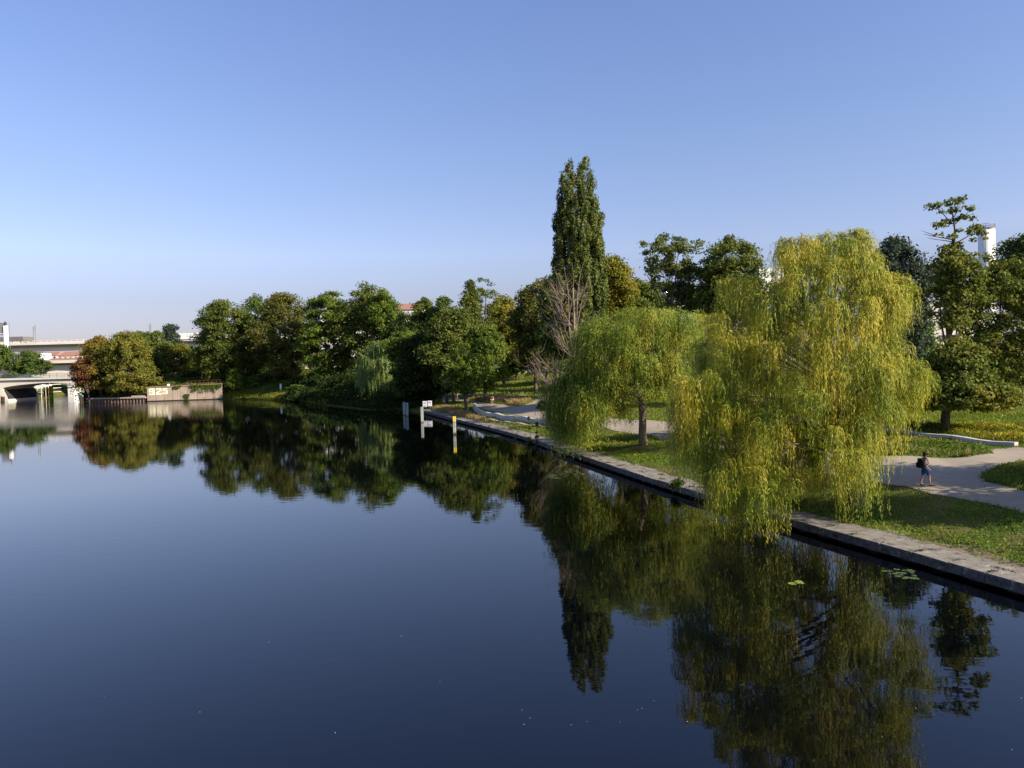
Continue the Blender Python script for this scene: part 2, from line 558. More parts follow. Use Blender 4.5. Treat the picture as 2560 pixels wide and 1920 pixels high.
def ground(px, py):                     # where the pixel's line of sight meets the terrain
    d = ray(px, py)
    lam = np.arange(14, 420, .1)/d.y
    X, Y, Z = lam*d.x, lam*d.y, CAM_H+lam*d.z
    T = terrain(X, Y)
    k = np.nonzero(Z < T)[0]
    if len(k) == 0: return Vector((X[-1], Y[-1], T[-1]))
    k = k[0]
    return Vector((X[k], Y[k], T[k]))

gx = np.concatenate([np.arange(-260, -110, 3.0), np.arange(-110, -24, 1.0), np.arange(-24, 46, .5), np.arange(46, 80, 1.5), np.arange(80, 300, 6.0)])
gy = np.concatenate([np.arange(-36, 10, 2.0), np.arange(10, 128, .5), np.arange(128, 262, 1.0), np.arange(262, 440, 4.0)])
XX, YY = np.meshgrid(gx, gy)
ZZ = terrain(XX, YY)
nx, ny = len(gx), len(gy)
gv = np.stack([XX.ravel(), YY.ravel(), ZZ.ravel()], 1)
idx = np.arange(nx*ny).reshape(ny, nx)
quads = np.stack([idx[:-1, :-1].ravel(), idx[:-1, 1:].ravel(), idx[1:, 1:].ravel(), idx[1:, :-1].ravel()], 1)
# a ring that carries the ground out to the horizon
border = list(idx[0, :])+list(idx[1:, -1])+list(idx[-1, -2::-1])+list(idx[-2:0:-1, 0])
cx, cy = 20.0, 200.0
ring = []
for b in border:
    vx, vy, vz = gv[b]
    k = 6000/math.hypot(vx-cx, vy-cy)
    ring.append((cx+(vx-cx)*k, cy+(vy-cy)*k, 6.0 if vz > 0 else -1.6))
nb = len(border)
rb = len(gv)
gv = np.concatenate([gv, np.array(ring)])
rq = [(border[i], rb+i, rb+(i+1) % nb, border[(i+1) % nb]) for i in range(nb)]
quads = np.concatenate([quads, np.array(rq)])
me = bpy.data.meshes.new('ground')
me.vertices.add(len(gv)); me.vertices.foreach_set('co', gv.astype(np.float32).ravel())
me.loops.add(len(quads)*4); me.loops.foreach_set('vertex_index', quads.astype(np.int32).ravel())
me.polygons.add(len(quads)); me.polygons.foreach_set('loop_start', np.arange(0, len(quads)*4, 4, dtype=np.int32))
me.polygons.foreach_set('use_smooth', np.ones(len(quads), bool))
me.materials.append(MAT['lawn'])
me.update(calc_edges=True)
go = bpy.data.objects.new('ground', me)
COL.objects.link(go)
tag(go, 'grassy riverbank and park ground', kind='structure')

wb = MB()
wb.add([(-7000, -3000, 0), (7000, -3000, 0), (7000, 9000, 0), (-7000, 9000, 0)], [(0, 1, 2, 3)])
tag(wb.build('water', MAT['water']), 'calm dark river water mirroring the trees', kind='structure')

def drape(name, pix, m, dz=.03, cell=1.0, label=None, world_pts=None):
    pts = world_pts or [tuple(ground(*p))[:2] for p in pix]
    bm = bmesh.new()
    vs = [bm.verts.new((x, y, 0)) for x, y in pts]
    es = [bm.edges.new((vs[i], vs[(i+1) % len(vs)])) for i in range(len(vs))]
    bmesh.ops.triangle_fill(bm, edges=es, use_beauty=True)
    xs = [p[0] for p in pts]; ys = [p[1] for p in pts]
    def cut(lo, hi, n):
        c = math.ceil(lo/cell)*cell
        while c < hi:
            bmesh.ops.bisect_plane(bm, geom=bm.verts[:]+bm.edges[:]+bm.faces[:], plane_co=tuple(a*c for a in n), plane_no=n)
            c += cell
    cut(min(xs), max(xs), (1, 0, 0)); cut(min(ys), max(ys), (0, 1, 0))
    co = np.array([v.co[:] for v in bm.verts])
    z = terrain(co[:, 0], co[:, 1])+dz
    for v, zz in zip(bm.verts, z): v.co.z = zz
    bmesh.ops.recalc_face_normals(bm, faces=bm.faces[:])
    if bm.faces and sum(f.normal.z for f in bm.faces) < 0:
        bmesh.ops.reverse_faces(bm, faces=bm.faces[:])
    me = bpy.data.meshes.new(name)
    bm.to_mesh(me); bm.free()
    me.polygons.foreach_set('use_smooth', [True]*len(me.polygons))
    me.materials.append(m)
    o = bpy.data.objects.new(name, me)
    COL.objects.link(o)
    tag(o, label, kind='structure')
    return o

PATH_PX = [(2640, 1306), (2560, 1286), (2461, 1259), (2389, 1247), (2329, 1237), (2269, 1218), (2203, 1211), (2100, 1193), (1980, 1166), (1850, 1135), (1750, 1115), (1650, 1100), (1575, 1084), (1520, 1072), (1440, 1066), (1370, 1056), (1300, 1042), (1250, 1033), (1210, 1024), (1186, 1015), (1160, 1008), (1100, 1004), (1060, 1002),
           (1050, 994), (1140, 995), (1172, 1000), (1200, 1005), (1232, 1009), (1262, 1013), (1290, 1016), (1318, 1011), (1332, 1004), (1350, 994), (1372, 990), (1376, 998), (1352, 1012), (1348, 1026), (1390, 1033), (1460, 1040), (1560, 1048), (1640, 1052), (1720, 1060), (1800, 1075), (1900, 1095), (2050, 1122), (2200, 1141), (2325, 1145), (2420, 1144), (2485, 1135), (2470, 1124), (2540, 1119), (2640, 1128), (2640, 1148), (2560, 1155), (2500, 1166), (2455, 1188), (2463, 1206), (2560, 1229), (2640, 1252)]
drape('path', PATH_PX, MAT['path'], label='pale concrete promenade curving through the park')

# ------------------------------------------------------------------ quay
def offset(pl, d):
    out = []
    for i, p in enumerate(pl):
        a = Vector(pl[max(i-1, 0)]); b = Vector(pl[min(i+1, len(pl)-1)])
        t = (b-a).normalized()
        out.append((p[0]+t.y*d, p[1]-t.x*d))
    return out

def resample(pl, step):
    out = [tuple(pl[0])]
    for a, b in zip(pl[:-1], pl[1:]):
        n = max(1, int(round(math.hypot(b[0]-a[0], b[1]-a[1])/step)))
        for k in range(1, n+1):
            out.append((a[0]+(b[0]-a[0])*k/n, a[1]+(b[1]-a[1])*k/n))
    return out

def smooth_pl(pl, it=3):
    pl = [Vector(p) for p in pl]
    for _ in range(it):
        pl = [pl[0]]+[pl[i]*.5+(pl[i-1]+pl[i+1])*.25 for i in range(1, len(pl)-1)]+[pl[-1]]
    return [tuple(p) for p in pl]

rng = random.Random(5)
ql = smooth_pl(resample(QUAY, 1.6), 4)
quay = empty('quay_wall', (ql[0][0], ql[0][1], 0), 'long low stone quay with pale worn coping and dark wet piling along the park bank', 'quay')
q0, q1, qb = ql, offset(ql, 2.0), offset(ql, .22)
cop = MB()
for i in range(len(ql)-1):              # coping stones, each a little out of true
    j = [rng.uniform(-.012, .012) for _ in range(4)]
    gap = .022
    def lerp(p, q, t): return (p[0]+(q[0]-p[0])*t, p[1]+(q[1]-p[1])*t)
    L_ = math.hypot(q0[i+1][0]-q0[i][0], q0[i+1][1]-q0[i][1])
    g = gap/max(L_, .1)
    a0, a1 = lerp(q0[i], q0[i+1], g), lerp(q0[i], q0[i+1], 1-g)
    b0, b1 = lerp(q1[i], q1[i+1], g), lerp(q1[i], q1[i+1], 1-g)
    o_ = offset([a0, a1], .05)
    z = .445+rng.uniform(-.008, .008)
    vs = [(*a0, .13), (*a1, .13), (*b1, .13), (*b0, .13), (*a0, z-.05), (*a1, z-.05), (*o_[0], z+j[0]), (*o_[1], z+j[1]), (*b1, z+.05+j[2]), (*b0, z+.05+j[3])]
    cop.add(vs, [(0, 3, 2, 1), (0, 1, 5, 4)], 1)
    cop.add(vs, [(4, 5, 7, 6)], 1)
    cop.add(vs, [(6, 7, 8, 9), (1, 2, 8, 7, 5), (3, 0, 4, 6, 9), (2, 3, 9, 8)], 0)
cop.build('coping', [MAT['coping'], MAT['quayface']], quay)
pil = MB()
prof = smooth_pl(resample(ql, .35), 1)
po = offset(prof, .24); pi_ = offset(prof, .42); pk = offset(prof, 1.8)
face = [po[i] if (i//2) % 2 == 0 else pi_[i] for i in range(len(prof))]
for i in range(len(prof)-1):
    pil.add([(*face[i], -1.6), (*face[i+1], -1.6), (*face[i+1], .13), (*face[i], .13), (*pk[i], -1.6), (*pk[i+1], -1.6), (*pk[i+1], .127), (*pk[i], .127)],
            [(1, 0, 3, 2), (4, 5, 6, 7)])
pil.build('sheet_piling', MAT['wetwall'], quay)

# ------------------------------------------------------------------ foliage generators
def leaf_cards(c, n, rs, size, aspect, nrng, shape='diamond', t_dir=None):
    """c (N,3) centres, n (N,3) normals -> N rhombic leaves"""
    N = len(c)
    if t_dir is None:
        t = nrng.normal(size=(N, 3))
    else:
        t = t_dir
    t = t-n*np.sum(t*n, 1, keepdims=True)
    t /= np.linalg.norm(t, axis=1, keepdims=True)+1e-9
    b = np.cross(n, t)
    s = size*nrng.uniform(.6, 1.35, (N, 1))
    a = t*s
    w = b*s*aspect
    k = n*s*.18
    v = np.stack([c-a, c+w*.9-a*.1+k, c+a, c-w*.9-a*.1+k], 1)
    return v.reshape(-1, 3)

PROFILE = {
    'round': [(0, .35), (.12, .72), (.3, .95), (.5, 1.0), (.7, .92), (.85, .7), (.95, .42), (1, .12)],
    'oval': [(0, .3), (.15, .7), (.35, .98), (.5, 1.0), (.68, .85), (.84, .6), (.95, .3), (1, .08)],
    'tall': [(0, .45), (.1, .75), (.3, .95), (.55, 1.0), (.75, .88), (.9, .6), (1, .15)],
    'dome': [(0, .85), (.15, 1.0), (.4, 1.0), (.6, .92), (.8, .7), (.93, .42), (1, .12)],
    'cone': [(0, .8), (.1, 1.0), (.3, .85), (.5, .62), (.7, .42), (.85, .27), (1, .06)],
    'vase': [(0, .25), (.2, .45), (.4, .65), (.6, .9), (.75, 1.0), (.9, .8), (1, .3)],
    'column': [(0, .7), (.15, 1.0), (.5, .95), (.75, .75), (.9, .5), (1, .1)],
}

def crown_clumps(nrng, base, ztop, zbot, rad, kind, n, crx=1.0, fill=.45, lop=0.0):
    P = PROFILE[kind]
    pf, pr = [p[0] for p in P], [p[1] for p in P]
    ph = nrng.uniform(0, 6.28, 8)
    out = []
    k = 0
    while len(out) < n and k < n*20:
        k += 1
        f = nrng.uniform(0, 1)
        r = np.interp(f, pf, pr)
        if nrng.uniform() > r+.1: continue
        th = nrng.uniform(0, 2*math.pi)
        wob = 1+.13*math.sin(2*th+ph[0]+4*f)+.11*math.sin(3*th+ph[1]-7*f)+.09*math.sin(5*th+ph[2]+11*f)+.10*math.sin(13*f+ph[3])
        u = math.sqrt(nrng.uniform(fill**2, 1.0))
        rr = rad*r*u*wob
        out.append((base[0]+rr*math.cos(th)*crx+lop*rad*f, base[1]+rr*math.sin(th), zbot+(ztop-zbot)*f*(1+.03*math.sin(3*th+ph[4])), u))
    return np.array(out)

def foliage(nrng, clumps, cr, per, size, center, aspect=.62, flat=.7, drop=.15):
    """leaf rhombi spread through every clump's volume; normals lean outward and upward"""
    N = len(clumps)
    size, per = size*.74, per*1.65
    rad = cr*nrng.uniform(.65, 1.35, N)
    cnt = np.maximum(4, (per*nrng.uniform(.5, 1.4, N)*(rad/cr)**1.5)).astype(int)
    ii = np.repeat(np.arange(N), cnt)
    T = len(ii)
    d = nrng.normal(size=(T, 3))
    d /= np.linalg.norm(d, axis=1, keepdims=True)
    u = nrng.uniform(.12, 1, (T, 1))**.6
    u = np.where(nrng.uniform(size=(T, 1)) < .12, u*1.45, u)
    off = d*rad[ii][:, None]*u
    off[:, 2] *= flat
    # boughs stretch and sag outwards
    out_dir = clumps[ii, :2]-np.asarray(center)[None, :2]
    ol = np.linalg.norm(out_dir, axis=1, keepdims=True)+1e-6
    out_dir = out_dir/ol
    side = np.sum(off[:, :2]*out_dir, 1)
    off[:, :2] += out_dir*(side*.45)[:, None]
    off[:, 2] -= .25*np.maximum(side, 0)
    c = clumps[ii, :3]+off
    nrm = d*.55+nrng.normal(size=(T, 3))*.6+np.array([0, 0, .35])
    nrm[:, :2] += out_dir*.25
    nrm /= np.linalg.norm(nrm, axis=1, keepdims=True)
    return leaf_cards(c, nrm, None, size, aspect, nrng)

def bent(a, b, n, amp, rnd, sag=0.0):
    a, b = Vector(a), Vector(b)
    L = (b-a).length
    o1 = Vector((rnd.uniform(-1, 1), rnd.uniform(-1, 1), rnd.uniform(-.4, .4)))*amp*L
    o2 = Vector((rnd.uniform(-1, 1), rnd.uniform(-1, 1), rnd.uniform(-.4, .4)))*amp*L*.5
    pts = []
    for i in range(n+1):
        t = i/n
        p = a.lerp(b, t)+o1*math.sin(math.pi*t)+o2*math.sin(2*math.pi*t)
        p.z += sag*L*math.sin(math.pi*t)
        pts.append(p)
    return pts

TREES = []
def tree(name, label, px, ytop, ybot, wpx, d, kind, leaf, seed, clumps=170, per=70, cr=None, size=.3, bark='bark', trunk_r=None,
         base_px=None, base_z=None, group=None, crx=1.0, fill=.45, cat='tree', limbs=9, lop=0.0, extra=None, aspect=.62, flat=.7, lean=None):
    nrng = np.random.default_rng(seed)
    rnd = random.Random(seed)
    top, bot = at(px, ytop, d), at(px, ybot, d)
    rad = wpx/2/FPX*d*1.2
    zt, zb = top.z, bot.z
    cxm = (top.x+bot.x)/2
    bx = at(base_px, (ytop+ybot)/2, d).x if base_px is not None else cxm+rnd.uniform(-.1, .1)*rad
    bz = gz(bx, d) if base_z is None else base_z
    o = empty(name, (bx, d, bz), label, cat, group)
    cr = (cr or max(.55, rad*.26))*.88
    clumps = int(clumps*1.15)
    zt2 = zt-cr*.35
    cl = crown_clumps(nrng, (cxm, d), zt2, zb+cr*.4, max(rad-cr*.55, rad*.5), kind, clumps, crx, fill+.12, lop)
    # trunk and limbs
    tb = MB()
    H = zt-bz
    tr = trunk_r or max(.14, H*.016)
    ttop = (cxm+rnd.uniform(-.1, .1)*rad, d+rnd.uniform(-.1, .1)*rad, bz+(zt-bz)*.86)
    tp = bent((bx, d, bz-.3), ttop, 9, .025, rnd)
    tb.tube(tp, [tr*(1.35 if i == 0 else 1)*(1-.88*(i/9)) for i in range(10)], 9)
    for k in range(limbs):
        t = rnd.uniform(.30, .8)
        s = tp[int(t*9)]
        zlo = [c for c in cl if c[2] > s.z-.5]
        if not zlo: continue
        c = zlo[rnd.randrange(len(zlo))]
        lp = bent(s, c[:3], 6, .08, rnd, .06)
        r0 = tr*(1-.85*t)*.55
        tb.tube(lp, [r0*(1-.8*i/6) for i in range(7)], 6)
        for q in range(2):
            c2 = zlo[rnd.randrange(len(zlo))]
            s2 = lp[3+q]
            if (Vector(c2[:3])-s2).length < rad*1.1:
                sp = bent(s2, c2[:3], 4, .08, rnd, .04)
                tb.tube(sp, [r0*.45*(1-.75*i/4) for i in range(5)], 5)
    tb.build('trunk', MAT[bark], o, smooth=True)
    v = foliage(nrng, cl, cr, per, size, (cxm, d), aspect, flat)
    if extra is not None:
        v = np.concatenate([v, extra(nrng)])
    np_mesh('crown', v, 4, LEAF[leaf], o)
    TREES.append(o)
    return o

def willow(name, label, px_axis, half_px, d, heads, base, leaf, seed, strands=46, lsize=.15, laspect=.17, depth=4.5, per_m=13, spread=.9,
           trunk_r=.35, group=None, fork=None, back=True, bark='bark', wild=.26):
    """drooping tree: limbs end in heads, every head lets a fountain of leafy strands fall"""
    nrng = np.random.default_rng(seed)
    rnd = random.Random(seed)
    o = empty(name, base, label, 'tree', group)
    hs = []
    for h in heads:
        px, py, ytip = h[:3]
        k = max(0.0, 1-((px-px_axis)/half_px)**2)**.5
        off = h[3] if len(h) > 3 else -depth*k*rnd.uniform(.25, 1.0)
        p = at(px, py, d+off)
        tip = at(px, ytip, d+off).z
        hs.append((p, max(.5, p.z-tip), 1.0))
        if back:
            for q in range(1):
                off2 = depth*k*rnd.uniform(.1, 1.0)+.3
                p2 = at(px+rnd.uniform(-22, 22), py+rnd.uniform(0, 25), d+off2)
                hs.append((p2, max(.5, (p2.z-tip)*rnd.uniform(.7, 1.0)), .8))
    axis = at(px_axis, 960, d)
    tb = MB()
    fk = fork if fork is not None else base[2]+2.2
    zmax = max(h[0].z for h in hs)
    top = Vector((axis.x, d, base[2]+(zmax-base[2])*.72))
    f0 = Vector((base[0], base[1], fk))
    tb.tube(bent((base[0], base[1], base[2]-.3), f0, 5, .03, rnd), [trunk_r*1.3, trunk_r*1.08, trunk_r, trunk_r*.96, trunk_r*.95, trunk_r], 12)
    main = bent(f0, top, 8, .06, rnd)
    tb.tube(main, [trunk_r*.85*(1-.75*i/8) for i in range(9)], 9)
    for p, L, w in (hs[::6] if back else hs):
        if p.z < fk+.4: continue
        hh = min(max((p.z-fk)/(top.z-fk), 0), 1)
        s = main[min(8, max(0, int(hh*6)))] if p.z > fk else f0
        lp = bent(s, p, 7, .06, rnd, .10)
        r0 = trunk_r*.17
        tb.tube(lp, [r0*(1-.85*i/7) for i in range(8)], 5)
    tb.build('trunk', MAT[bark], o, smooth=True)
    C, N_, T_ = [], [], []
    for p, L, w in hs:
        S = max(6, int(strands*w*rnd.uniform(.7, 1.3)))
        K = max(6, int(L*per_m*.8))
        out = Vector((p.x-axis.x, p.y-d, 0))
        oa = math.atan2(out.y, out.x)
        phi = oa+nrng.normal(0, 1.2, S)
        reach = nrng.uniform(.15, 1.0, S)*spread*(0.6+.4*min(1, L/3))
        LL = L*(.22+.85*nrng.uniform(0, 1, S)**1.35)
        rise = nrng.uniform(.02, .25, S)*spread
        st = nrng.normal(size=(S, 3))*np.array([.20, .20, .12])*spread
        t = np.linspace(0.02, 1, K)[None, :]+nrng.uniform(-.5, .5, (S, K))/K
        t = np.clip(t, 0, 1.02)
        hr = reach[:, None]*(1-np.exp(-4.5*t))
        sw = .05*np.sin(6*t+nrng.uniform(0, 6.28, (S, 1)))*t
        x = p.x+st[:, 0:1]+hr*np.cos(phi)[:, None]+sw
        y = p.y+st[:, 1:2]+hr*np.sin(phi)[:, None]+sw*.5
        z = p.z+st[:, 2:3]+rise[:, None]*np.sin(np.minimum(t*5, 3.14))-LL[:, None]*t**1.35
        P_ = np.stack([x, y, z], 2)
        tg = np.gradient(P_, axis=1)
        tg /= np.linalg.norm(tg, axis=2, keepdims=True)+1e-9
        tg = tg+nrng.normal(size=tg.shape)*wild
        nn = np.stack([x-p.x+out.x*.08, y-p.y+out.y*.08, .6*np.exp(-5*t)*np.ones_like(x)], 2)
        nn /= np.linalg.norm(nn, axis=2, keepdims=True)+1e-6
        nn = nn+nrng.normal(size=nn.shape)*.42
        keep = (nrng.uniform(size=(S, K)) > .10) & (z > .12)
        C.append((P_+nrng.normal(size=P_.shape)*.03*spread)[keep]); T_.append(tg[keep]); N_.append(nn[keep])
    C, T_, n = np.concatenate(C), np.concatenate(T_), np.concatenate(N_)
    n -= T_*np.sum(n*T_, 1, keepdims=True)/(np.sum(T_*T_, 1, keepdims=True)+1e-9)
    n /= np.linalg.norm(n, axis=1, keepdims=True)+1e-9
    v = leaf_cards(C, n, None, lsize*.5, laspect, nrng, t_dir=T_)
    np_mesh('crown', v, 4, LEAF[leaf], o)
    return o

# ------------------------------------------------------------------ the two near willows
big = [(1965, 606, 700), (2010, 598, 720), (2058, 592, 720), (2108, 588, 700), (2152, 580, 690), (2172, 596, 720), (2195, 640, 760), (1972, 640, 740),
       (2000, 655, 790), (2080, 650, 800), (2140, 660, 800), (2205, 675, 800), (2242, 688, 810), (2272, 700, 830), (2288, 722, 830), (2250, 750, 880),
       (2185, 750, 900), (2040, 720, 860), (2110, 735, 880), (1980, 775, 900), (2020, 792, 900), (2072, 806, 930), (2112, 790, 930), (2160, 792, 940), (2212, 800, 940),
       (1822, 706, 790), (1850, 718, 800), (1885, 735, 830), (1900, 770, 880), (1935, 790, 890), (1985, 850, 980), (1800, 845, 960), (1842, 828, 960), (1880, 870, 1000),
       (1935, 862, 1010), (2035, 850, 1040), (2062, 862, 1060), (2122, 850, 1040), (2182, 868, 1050), (2236, 880, 1040), (2262, 860, 1010), (2262, 920, 1090), (2222, 920, 1100), (2288, 908, 1060),
       (2318, 915, 1020), (2338, 935, 1010), (2300, 960, 1080), (1960, 1000, 1120), (2022, 985, 1120), (2062, 985, 1150), (2132, 1000, 1180), (2200, 985, 1180), (2250, 1010, 1170), (2286, 1030, 1140), (2295, 1045, 1160),
       (2120, 1050, 1290), (2165, 1045, 1290), (2190, 1075, 1270), (2085, 1075, 1240), (1945, 1060, 1200), (2150, 1130, 1300), (2105, 1150, 1300),
       (1795, 1030, 1170), (1770, 985, 1120), (1832, 1080, 1320), (1868, 1082, 1320), (1850, 1130, 1340), (1905, 1100, 1330), (1885, 1170, 1345), (1940, 1170, 1345), (1965, 1200, 1345), (1920, 1010, 1180), (1870, 990, 1150), (1830, 930, 1090),
       (1760, 900, 1040), (1735, 1000, 1150), (1720, 1060, 1190), (1700, 1090, 1215), (1745, 1120, 1230), (1785, 1130, 1250), (2050, 930, 1090), (2100, 925, 1080), (1990, 930, 1080), (1930, 930, 1090), (2150, 920, 1080), (2080, 760, 900)]
bw = ground(2120, 1262)
rb_ = random.Random(17)
big = [h for h in big if not (h[0] > 2270 and h[2] > 1110)]
for px, py, yt in ((1965, 625, 690), (2035, 612, 690), (2085, 608, 690), (2130, 606, 690), (2020, 640, 730), (2060, 670, 760), (2110, 640, 730), (2165, 640, 730), (1990, 690, 780), (2150, 700, 790), (2215, 720, 810),
                   (1760, 1040, 1140), (1790, 1075, 1180), (1815, 1010, 1130), (1740, 1060, 1170), (1850, 1040, 1160), (1780, 940, 1050), (1810, 890, 1000), (1765, 860, 970), (1835, 970, 1090), (1895, 950, 1080), (1705, 1040, 1150), (1770, 1140, 1245), (1900, 1060, 1190), (1810, 1150, 1300)):
    big.append((px, py, yt))
for px, py, yt in ((1870, 745, 850), (1900, 745, 840), (1850, 760, 880), (1920, 785, 900), (1830, 790, 900), (1880, 800, 920), (1800, 790, 890), (1945, 745, 850), (1915, 830, 950), (1862, 705, 790), (1790, 820, 930), (1840, 860, 980),
                   (1800, 1180, 1330), (1930, 1210, 1345), (1890, 1220, 1345), (1840, 1210, 1340), (1820, 1130, 1310), (1780, 1180, 1300), (1720, 950, 1080), (1750, 960, 1090), (1700, 1000, 1120)):
    big.append((px, py, yt))
for px, py, yt, dd in ((1960, 1080, 1260, 2.5), (2000, 1070, 1270, 3), (2030, 1100, 1280, 2.2), (1985, 1130, 1290, 3.2), (2045, 1050, 1230, 3.2), (1930, 1090, 1250, 3), (2010, 1000, 1200, 3.6), (1970, 1010, 1220, 3.6), (2050, 1130, 1285, 1.5), (1900, 1020, 1180, 3.2)):
    big.append((px, py, yt, dd))
for px, py, yt, dd in ((1950, 715, 830, 1.5), (1975, 730, 850, 1.0), (1990, 720, 840, 2.0), (1960, 760, 880, 2.2), (1935, 800, 920, 1.8), (1985, 810, 930, 2.4), (1900, 860, 980, 2.2), (1950, 870, 990, 2.6), (1880, 930, 1060, 2.4), (1960, 950, 1090, 3.0)):
    big.append((px, py, yt, dd))
nb_ = len(big)
for _ in range(24):                     # short mops in tiers between the long ones
    h = big[rb_.randrange(nb_-20)]
    y_ = h[1]+rb_.uniform(.15, .75)*(h[2]-h[1])
    big.append((h[0]+rb_.uniform(-24, 24), y_, y_+rb_.uniform(55, 110)))
big = [h for h in big if not (h[0] > 2272 and h[2] > 1110)]
big = [(h[0]-max(0, h[0]-2060)*.11, *h[1:]) for h in big]
for i, h in enumerate(big):             # the boughs over the water lean out towards the quay
    if h[0] < 1900 and h[1] > 900 and len(h) == 3:
        big[i] = (*h, -2.5+random.Random(i).uniform(-1.6, 1.4))
willow('willow_tree', 'great yellow-green weeping willow trailing its branches into the water at the quay edge', 2055, 330, 35.0, big, (bw.x, 35.0, gz(bw.x, 35.0)), 'willow', 11,
       strands=60, lsize=.17, laspect=.15, depth=5.0, per_m=15, spread=.72, trunk_r=.42, group='weeping willows on the quay')
sec = [(1500, 800, 880), (1540, 788, 870), (1580, 778, 860), (1620, 780, 870), (1660, 782, 870), (1700, 784, 870), (1740, 790, 880), (1775, 800, 900), (1470, 812, 890), (1445, 826, 900), (1430, 850, 930),
       (1520, 830, 910), (1560, 820, 900), (1600, 815, 900), (1640, 818, 910), (1690, 820, 920), (1730, 830, 930), (1480, 860, 950), (1520, 870, 960), (1560, 860, 950), (1600, 862, 950), (1650, 866, 960), (1700, 872, 970), (1745, 880, 990),
       (1415, 900, 990), (1440, 890, 980), (1480, 910, 1010), (1520, 915, 1010), (1560, 905, 990), (1640, 905, 990), (1690, 915, 1010), (1730, 930, 1040), (1385, 955, 1060), (1400, 945, 1060), (1425, 935, 1050),
       (1455, 945, 1080), (1490, 955, 1080), (1530, 965, 1060), (1570, 960, 1040), (1390, 990, 1120), (1405, 985, 1130), (1425, 985, 1130), (1450, 990, 1110), (1470, 1000, 1110), (1385, 1010, 1090), (1415, 1020, 1140), (1440, 1020, 1130),
       (1370, 975, 1060), (1505, 1000, 1070), (1545, 1000, 1050), (1660, 960, 1040), (1700, 975, 1060), (1735, 990, 1080), (1620, 940, 1010), (1590, 930, 1000), (1690, 1030, 1120), (1720, 1040, 1140), (1380, 1000, 1120)]
sec = [(h[0]+max(0, 1590-h[0])*.13, *h[1:]) for h in sec]
w2 = ground(1608, 1112)
for _ in range(110):
    h = sec[rb_.randrange(58)]
    q_ = h[0]+rb_.uniform(-40, 40)
    sec.append((q_, h[1]+rb_.uniform(0, 35), min(h[2]+rb_.uniform(-15, 25), 985 if 1495 < q_ < 1700 else 1140)))
willow('willow_tree', 'younger round willow with one straight bare trunk on the lawn, left of the great willow', 1590, 230, w2.y, sec, (w2.x, w2.y, w2.z), 'willow2', 12,
       strands=78, lsize=.20, laspect=.18, depth=6.0, per_m=10, spread=1.25, wild=.4, trunk_r=.30, fork=w2.z+3.1, group='weeping willows on the quay', bark='barkpale')
far = [(930, 870, 940), (948, 858, 930), (965, 862, 930), (918, 895, 960), (938, 905, 980), (955, 900, 975), (975, 900, 980), (912, 925, 1000), (925, 935, 1010), (945, 950, 1010), (965, 955, 1020), (985, 960, 1022), (1005, 970, 1020), (960, 985, 1024), (990, 950, 1015), (1015, 960, 1015), (935, 960, 1010)]
wf = at(955, 1000, 142)
willow('willow_tree', 'far pale silvery weeping willow hanging over the water in front of the dark wooded bank', 958, 60, 142, far, (wf.x, 145, gz(wf.x, 145)), 'willowfar', 13,
       strands=110, lsize=.46, laspect=.20, depth=3.5, per_m=6, spread=1.5, trunk_r=.35)

